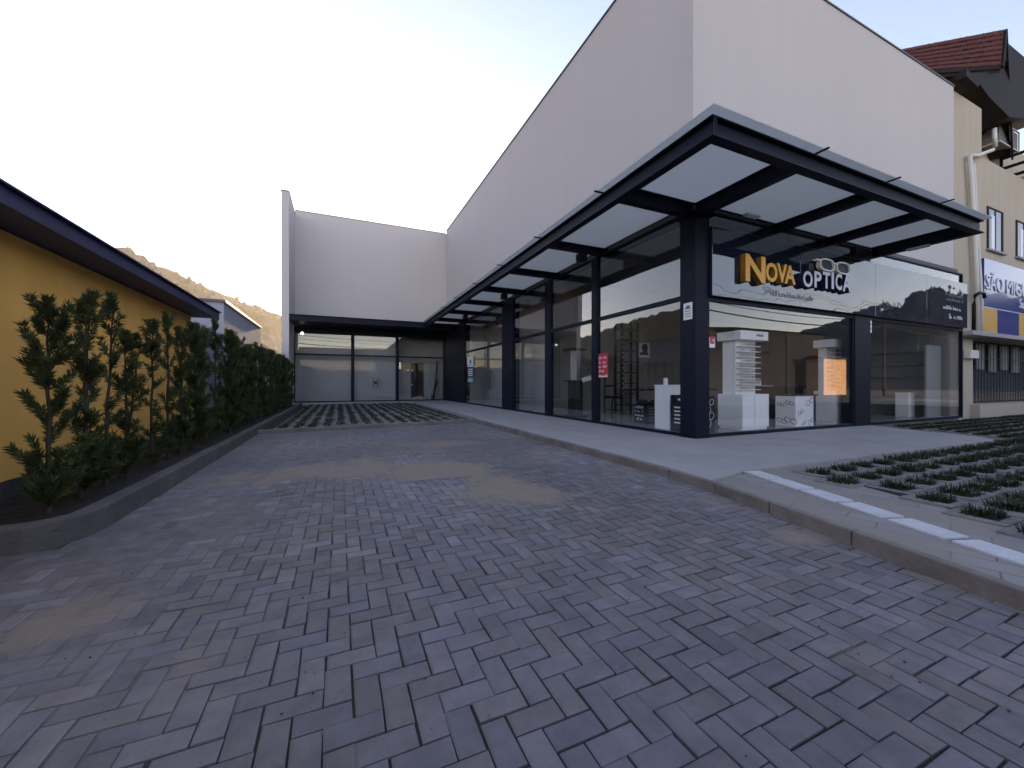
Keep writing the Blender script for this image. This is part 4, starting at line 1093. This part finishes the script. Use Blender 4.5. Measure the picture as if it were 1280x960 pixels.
def nwin(u0, u1, vt, vb):
    x0, _ = nb(u0, vt); x1, _ = nb(u1, vt); z1 = nb((u0+u1)/2, vt)[1]; z0 = nb((u0+u1)/2, vb)[1]
    f = MB(); f.box(x0-.06, x1+.06, NY-.03, NY+.02, z0-.06, z0); f.box(x0-.06, x1+.06, NY-.03, NY+.02, z1, z1+.06)
    f.box(x0-.06, x0+.1, NY-.03, NY+.02, z0, z1); f.box(x1-.1, x1+.06, NY-.03, NY+.02, z0, z1); xm = x0+(x1-x0)*.5; f.box(xm-.04, xm+.04, NY-.028, NY+.018, z0, z1)
    fo = f.build('window', M['wood'], ch, bevel=.006)
    MB().box(x0+.1, xm-.041, NY-.012, NY-.002, z0, z1).box(xm+.041, x1-.1, NY-.012, NY-.002, z0, z1).build('pane', M['housepane'], fo)
    MB().box(xm-.40, xm-.06, NY-.020, NY-.0125, z0+.02, z1-.25).build('curtain', M['boardwhite'], fo)
    MB().box(x0-.14, x1+.14, NY-.12, NY-.031, z0-.14, z0-.06).build('sill', M['concrete'], fo, bevel=.01)
nwin(1234, 1252.5, 263, 312); nwin(1270, 1288, 280, 322)
ZT = ZL-.125; xb = nb(1217, 460)[0]+.05
w = MB(); w.box(xb, 36, NY+.50, NY+.53, .46, ZT); w.build('pane', M['housepane'], ch)
w = MB()
for i in range(30): w.box(xb+.1+i*.3, xb+.113+i*.3, NY+.26, NY+.275, .45, ZT)
for z in (.9, 1.75, 2.3): w.box(xb, xb+9.1, NY+.255, NY+.28, z, z+.02)
w.build('window_bars', M['black'], ch)
for i in range(5):
    MB().box(xb+.35+i*1.25, xb+1.15+i*1.25, NY+.40, NY+.46, 1.75+.12*(i % 2), ZT-.08).build('shutter_board', M['greyink'], ch)
mx_, mz_ = nb(1213.5, 447, NY-.2)
MB().box(mx_, nb(1224, 447, NY-.2)[0], NY-.2, NY-.01, mz_, nb(1218, 437, NY-.2)[1]).build('meter_box', M['pipe'], ch, bevel=.01)
# roof: steep tiled slope, ridge and eave running back to the left
def at_z(u, v, z):
    r = ray(u, v); t = (z-HC)/r[2]; return Vector((r[0]*t, r[1]*t, z))
E1 = Vector((nb(1251, 83, 6.4)[0], 6.4, nb(1251, 83, 6.4)[1])); E2 = at_z(1150, 90, E1.z)
R1 = Vector((nb(1255, 38, 6.4)[0], 6.4, nb(1255, 38, 6.4)[1])); R2 = at_z(1120, 64, R1.z)
rt = MB()
def thick(mb, a, b, c_, d, t):
    nn = (b-a).cross(d-a).normalized()*t
    n = len(mb.v); mb.v += [tuple(p) for p in (a, b, c_, d)] + [tuple(p-nn) for p in (a, b, c_, d)]
    for q in ((0,1,2,3),(7,6,5,4),(0,4,5,1),(1,5,6,2),(2,6,7,3),(3,7,4,0)): mb.f.append(tuple(n+i for i in q)); mb.m.append(mb.cur)
courses, cols_ = 7, 34
def rp(a, b): return R1.lerp(R2, a).lerp(E1.lerp(E2, a), b)
for r in range(courses):
    for q in range(cols_):
        a0, a1, a2 = q/cols_, (q+.5)/cols_, (q+1)/cols_; b0, b1 = r/courses, (r+1.12)/courses
        j0 = random.uniform(-.012,.012); l0 = Vector((0,-.01,.02+j0)); l1 = Vector((0,-.03,.07+j0)); up = Vector((0,-.02,.045))
        rt.quad(rp(a0,b0)+l0, rp(a0,b1)+l1, rp(a1,b1)+l1+up, rp(a1,b0)+l0+up); rt.quad(rp(a1,b0)+l0+up, rp(a1,b1)+l1+up, rp(a2,b1)+l1, rp(a2,b0)+l0)
rt.build('tiled_roof', M['tiles'], ch)
R3 = R1+Vector((4.2, .9, -3.6)); bk = R2-R1
rt = MB(); 
for r in range(6):
    for q in range(6):
        dn = Vector((0,0,-.05)); dd = Vector((0,.05,-.22))
        A, B, C_, D = rp(q/6,r/6), rp((q+1)/6,r/6), rp((q+1)/6,(r+1)/6), rp(q/6,(r+1)/6)
        rt.quad(A+dn, D+dn, C_+dn, B+dn); rt.quad(A+dd, B+dd, C_+dd, D+dd)
        if r == 5: rt.quad(D+dn, D+dd, C_+dd, C_+dn)
        if q == 0: rt.quad(A+dn, A+dd, D+dd, D+dn)
thick(rt, R1+Vector((.01,0,.03)), R3, R3+bk, R2+Vector((.01,0,.03)), -.16)
rt.build('roof_boarding', M['wood'], ch)
rt = MB(); rt.bar(R1+Vector((.05,-.05,-.02)), R3+Vector((0,-.05,-.05)), .06, .34); rt.bar(R1+Vector((0,-.05,-.02)), E1+Vector((0,-.05,-.04)), .06, .14); rt.bar(E1+Vector((0,0,-.02)), E2+Vector((0,0,-.02)), .06, .16); rt.build('barge_board', M['wood'], ch)
gz = MB()
gp = [nb(1200,92,6.62), nb(1250,88,6.62), nb(1256,50,6.62), nb(1310,96,6.62), nb(1310,148,6.62), nb(1262,146,6.62), nb(1236,120,6.62), nb(1226,106,6.62), nb(1216,104,6.62)]
n = len(gz.v); kk = len(gp); gz.v += [(x,6.62,z) for x,z in gp] + [(x,NY+1.2,z) for x,z in gp]
gz.f.append(tuple(range(n+kk-1, n-1, -1))); gz.f.append(tuple(range(n+kk, n+2*kk))); gz.m += [0,0]
for i in range(kk): j = (i+1) % kk; gz.f.append((n+i, n+j, n+kk+j, n+kk+i)); gz.m.append(0)
gz.build('wooden_gable', M['wood'], ch)
x, z = nb(1202, 93, 6.5); x2, z2 = nb(1217, 107, 6.5)
MB().bar((x, 6.5, z), (x2, 6.5, z2), .25, .28).build('roof_bracket', M['wood'], ch)
# balcony
YA = NY+.98
bx0, bz0 = nb(1248, 243, YA); _, bz1 = nb(1248, 229, YA)
w = MB(); w.box(bx0, 36, 5.6, YA, bz0, bz1); w.build('balcony_slab', M['terracotta'], ch, bevel=.02)
w = MB(); hR = nb(1248, 196, YA)[1]-bz1
for y in (5.65, 6.7, YA-.12): w.box(bx0+.02, bx0+.12, y, y+.1, bz1+.001, bz1+hR)
for k_ in (.16, .52, .90): w.box(bx0+.03, bx0+.11, 5.66, YA-.01, bz1+hR*k_-.06, bz1+hR*k_+.07); w.box(bx0+.125, 36, 5.66, 5.74, bz1+hR*k_-.06, bz1+hR*k_+.07)
w.build('railing', M['wood'], ch, bevel=.01)
YC = NY+.4
ac = thing('air_conditioner', 'boxy air conditioner on brackets high on the cream house', 'air conditioner', (nb(1247,165,YC)[0], YC, 10))
x0, z1 = nb(1249, 152, YC); x1, _ = nb(1272, 152, YC); _, z0 = nb(1255, 179, YC)
MB().box(x0, x1, YC, NY+.98, z0, z1).build('casing', M['acrossgrey'], ac, bevel=.02)
mb = MB()
for i in range(9): mb.box(x0+.05, x1-.05, YC-.012, YC-.001, z0+.05+i*(z1-z0-.1)/9, z0+.07+i*(z1-z0-.1)/9)
mb.build('grille', M['coping'], ac)
MB().bar((x0-.03,YC-.05,z0-.03),(x0-.03,NY+.98,z0-.03),.05,.05).bar((x0-.03,YC-.04,z1+.02),(x1+.03,YC-.04,z1+.02),.05,.05).bar((x1+.03,YC-.03,z0),(x1+.03,YC-.03,z1+.05),.05,.05).bar((x0-.03,YC-.03,z0-.03),(x1+.03,YC-.03,z0-.03),.04,.04).build('bracket', M['pipe'], ac)
# rain pipes
def pipe(lab, px, r, m='pipe', grp='rain pipes on the cream house', Y=NY-.14, name='rain_pipe'):
    pts = [(PY(u, v, Y)[0], Y, PY(u, v, Y)[1]) for u, v in px]
    return tag(MB().tube(pts, r, 10).build(name, M[m], None, smooth=True), lab, 'pipe', grp)
pipe('white rain pipe running straight down between shop and cream house', [(1212,194),(1214.5,230),(1219.5,330),(1222.5,419)], .078)
pipe('white branch pipe slanting up to the air conditioner', [(1213.5,194),(1222,194),(1241,187),(1244,183),(1243,160)], .07)
pipe('thin grey pipe just right of the straight rain pipe', [(1217,205),(1222,300),(1227,372),(1227.5,419)], .055)
pipe('bent black pipe hooked over beside the blue sign', [(1217,417),(1217.5,380),(1219,369),(1224,365.5),(1229.5,366),(1231,372)], .055, 'black', 'rain pipes on the cream house', NY-.30)
# blue sign
SB = NY-.15
x0, zt = nb(1229.5, 322, SB); _, zb = nb(1232, 418, SB)
bs = thing('blue_sign', 'blue shop board with white words over blue and yellow panels', 'sign', (x0, SB, zb))
zs = nb(1238, 385, SB)[1]; xe = x0+9.2
MB().box(x0, xe, SB-.02, SB+.10, zs+.035, zt).build('board', M['boardblue'], bs, bevel=.006)
xa = x0+.02; wy = nb(1246.5, 400, SB)[0]-x0; wb = nb(1274, 400, SB)[0]-nb(1247, 400, SB)[0]
for i, wd in enumerate((wy, wb, wy, wb, wy)):
    MB().box(xa, min(xe, xa+wd-.01), SB, SB+.10, ZL+.045, zs).build('panel', M['boardyellow'] if i % 2 == 0 else M['boardblue'], bs); xa += wd
MB().box(x0, xe, SB-.01, SB+.10, zs+.003, zs+.032).build('trim', M['boardwhite'], bs)
xs, zz = nb(1231, 361, SB); xw, _ = nb(1252, 361, SB); hh_ = nb(1240, 343, SB)[1]-nb(1240, 362, SB)[1]
text_obj('lettering', 'SÃO', hh_*1.2, .03, M['boardwhite'], bs, (xs, SB-.021, zz), width=xw-xs)
xs, zz = nb(1256.5, 365, SB); xw, _ = nb(1281, 366, SB)
text_obj('lettering', 'MIGUEL', hh_*.95, .03, M['boardwhite'], bs, (xs, SB-.021, zz-.05), width=(xw-xs)*1.5)
xs, zz = nb(1273, 384, SB)
text_obj('lettering', 'Su', .40, .02, M['boardwhite'], bs, (xs, SB-.021, zz-.02))

# ------------------------------------------------------------------ what the shop windows mirror: houses and wires across the street
def house(lab, x0, x1, y0, y1, hw, hr, m, along='x', nwin_=3, grp='houses across the street'):
    t = thing('street_house', lab, 'house', ((x0+x1)/2, (y0+y1)/2, 0), grp)
    MB().box(x0, x1, y0, y1, -.14, hw).build('wall', m, t)
    r = MB(); o = .5
    if along == 'x':
        ym = (y0+y1)/2
        A = [(x0-o,y0-o,hw-.1),(x1+o,y0-o,hw-.1),(x1+o,ym,hr),(x0-o,ym,hr)]; B = [(x0-o,y1+o,hw-.1),(x1+o,y1+o,hw-.1)]
        r.quad(*A); r.quad(B[1],B[0],A[3],A[2]); r.quad(A[0],A[3],B[0]); r.quad(A[1],B[1],A[2])
    else:
        xm = (x0+x1)/2
        A = [(x0-o,y0-o,hw-.1),(x0-o,y1+o,hw-.1),(xm,y1+o,hr),(xm,y0-o,hr)]; B = [(x1+o,y0-o,hw-.1),(x1+o,y1+o,hw-.1)]
        r.quad(*A); r.quad(B[1],B[0],A[3],A[2]); r.quad(A[1],B[1],A[2]); r.quad(A[0],A[3],B[0])
    r.build('roof', M['roofdark'], t)
    for i in range(nwin_):
        xx = x0+(i+.5)*(x1-x0)/nwin_
        f = MB().box(xx-.7, xx+.7, y1+.001, y1+.06, 1.1, 2.5).build('window', M['boardwhite'], t)
        MB().box(xx-.6, xx+.6, y1+.061, y1+.07, 1.2, 2.4).build('pane', M['housepane'], f)
    return t
house('dark house with low gable mirrored beside the corner post', 22, 41, -32, -19, 6.2, 8.4, M['acrossdark'], 'y', 0)
house('dark long workshop mirrored above the white display cabinets', 44, 62, -36, -21, 8.2, 9.2, M['acrossdark'], 'x', 0)
house('sunlit orange house end mirrored beside the second black column', 55.7, 60.6, -19.6, -17.6, 4.6, 5.0, M['orange'], 'x', 0)
house('grey house straight across the street from the yard', -6, 10, -33, -20, 5.5, 8.0, M['acrossgrey'], 'x')
for i, x in enumerate((-10, 22, 54)):
    t = thing('utility_pole', 'concrete utility pole across the street, mirrored thinly in the shop glass', 'pole', (x, -10.5, -.14), 'utility poles across the street')
    MB().tube([(x,-10.5,-.14),(x,-10.5,10.2)], .16, 8, r1=.10).build('pole', M['acrossdark'], t)
    MB().box(x-.06, x+.06, -11.4, -9.6, 9.4, 9.52).build('cross_arm', M['wood'], t)
for i, (y, z, r_) in enumerate(((-9.7,9.6,.022),(-11.3,9.6,.022),(-10.3,8.7,.04),(-10.3,8.2,.03),(-10.3,7.5,.055))):
    pts = []
    for s in range(61):
        x = -42+s*(128/60); ph = ((x+10) % 32)/32; pts.append((x, y, z-.75*(1-(2*ph-1)**2)))
    tag(MB().tube(pts, r_, 5).build('power_cable', M['black']), 'black power cable strung along the poles across the street', 'cable', 'power cables across the street')

# ------------------------------------------------------------------ hills
def hill_mesh(name, m, base, ridge, nseg, rows, rough, bump):
    """base and ridge: functions of t in 0..1 -> (x, y, z); the back falls away again"""
    vs = []; fs = []
    for i in range(nseg+1):
        t = i/nseg; b = Vector(base(t)); r = Vector(ridge(t)); bk = r+(r-b)*.8; bk.z = -1
        for j in range(rows+1):
            s = j/rows
            if s <= .7: q = s/.7; p = b.lerp(r, q); p.z = b.z+(r.z-b.z)*(q**1.25)
            else: q = (s-.7)/.3; p = r.lerp(bk, q)
            nz = noise.fractal(Vector((p.x*rough, p.y*rough, p.z*rough*1.5)), 1.0, 2.0, 6)*bump*min(1, s*3)
            tr = abs(noise.noise(Vector((p.x*.16, p.y*.16, 3))))*bump*.75+abs(noise.noise(Vector((p.x*.5, p.y*.5, 7))))*bump*.3
            p = p+Vector((nz*.6, nz*.6, (nz if s < .62 else nz*.45)+tr*min(1, s*3)))
            vs.append(tuple(p))
    for i in range(nseg):
        for j in range(rows):
            a = i*(rows+1)+j; fs.append((a, a+rows+1, a+rows+2, a+1))
    me = bpy.data.meshes.new(name); me.from_pydata(vs, [], fs); me.update(); me.materials.append(m)
    me.polygons.foreach_set('use_smooth', [True]*len(me.polygons))
    o = bpy.data.objects.new(name, me); COL.objects.link(o); return tag(o, kind='structure')
PROF = [(-200,420),(-60,345),(40,318),(125,308),(165,312),(200,329),(228,350),(250,359),(275,370),(300,377),(330,388),(352,397),(360,425),(375,448),(700,462)]  # hidden right end drops steeply, shaped to let low sunlight through
def prof(u):
    for i in range(len(PROF)-1):
        if PROF[i][0] <= u <= PROF[i+1][0]:
            a = (u-PROF[i][0])/(PROF[i+1][0]-PROF[i][0]); return PROF[i][1]*(1-a)+PROF[i+1][1]*a
    return 455
def ridge_pt(t):
    u = -200+900*t; dep = 430+30*t; r = ray(u, prof(u)); return (r[0]*dep, r[1]*dep, HC+r[2]*dep)
def base_pt(t):
    u = -200+900*t; dep = 250+20*t; r = ray(u, 470); return (r[0]*dep, r[1]*dep, -1)
hill_mesh('far_hill', M['forest'], base_pt, ridge_pt, 420, 60, .03, 9)
def ramp(y): return min(1, max(0, (y+27)/22))
def ridge2(t):
    y = -32+t*380; return (-150-.05*max(0, y-60), y, 40*ramp(y)+2.5*math.sin(y*.045))
def base2(t):
    y = -32+t*380; return (-95-.03*max(0, y-60), y, -1)
hill_mesh('near_hill', M['forest'], base2, ridge2, 420, 30, .08, 3.4)
def arc3(t, r, z): a = R(-128+124*t); return (20+r*math.cos(a), 8+r*math.sin(a), z)
def ridge3(t): return arc3(t, 225-60*t, 11+18*min(1, max(0, (t-.70)/.12))+2*math.sin(t*31)+1.5*math.sin(t*67))
def base3(t): return arc3(t, 150-50*t, -1)
hill_mesh('street_hill', M['forestshade'], base3, ridge3, 420, 26, .08, 3.2)

# ------------------------------------------------------------------ light, sky, camera
SUN_EL, SUN_AZ = R(10.0), R(90-1.0)      # azimuth measured from +X
sd = Vector((math.cos(SUN_EL)*math.cos(SUN_AZ), math.cos(SUN_EL)*math.sin(SUN_AZ), math.sin(SUN_EL)))
sl = bpy.data.lights.new('sun', 'SUN'); sl.energy = 3.2; sl.angle = R(.5); sl.color = (1.0, .72, .42)
so_ = bpy.data.objects.new('sun', sl); COL.objects.link(so_); so_.rotation_euler = (-sd).to_track_quat('-Z', 'Y').to_euler(); so_.location = (-60, 0, 40)
W = bpy.data.worlds.new('World'); S.world = W; W.use_nodes = True
N, L = W.node_tree.nodes, W.node_tree.links
sky = N.new('ShaderNodeTexSky'); sky.sky_type = 'NISHITA'; sky.sun_disc = False
sky.sun_elevation = SUN_EL; sky.sun_rotation = math.pi/2-SUN_AZ
sky.air_density = 1.0; sky.dust_density = .25; sky.ozone_density = 1.5
tn = N.new('ShaderNodeVectorMath'); tn.operation = 'MULTIPLY'; tn.inputs[1].default_value = (1.33, .985, .955)
L.new(sky.outputs[0], tn.inputs[0]); L.new(tn.outputs[0], N['Background'].inputs['Color']); N['Background'].inputs['Strength'].default_value = .15

hz = MB(); hz.box(-700, 700, -300, 730, -3, 172)
hm = bpy.data.materials.new('haze_air'); hm.use_nodes = True; hn, hl = nodes(hm); hn.clear()
ho = hn.new('ShaderNodeOutputMaterial'); hv = hn.new('ShaderNodeVolumePrincipled')
hv.inputs['Color'].default_value = (.98, .91, .82, 1); hv.inputs['Density'].default_value = .00011; hv.inputs['Anisotropy'].default_value = .66
hl.new(hv.outputs[0], ho.inputs['Volume'])
tag(hz.build('haze', hm), kind='stuff')

cam = bpy.data.cameras.new('camera'); cam.sensor_width = 36; cam.lens = 36*F/1280; cam.clip_start = .05; cam.clip_end = 6000
co = bpy.data.objects.new('camera', cam); COL.objects.link(co); co.location = (0, 0, HC); co.rotation_euler = (R(90), 0, -PSI)
S.camera = co
S.render.engine = 'CYCLES'
S.view_settings.view_transform = 'Standard'; S.view_settings.look = 'None'; S.view_settings.gamma = 1; S.view_settings.use_curve_mapping = False
S.view_settings.exposure = 1.93
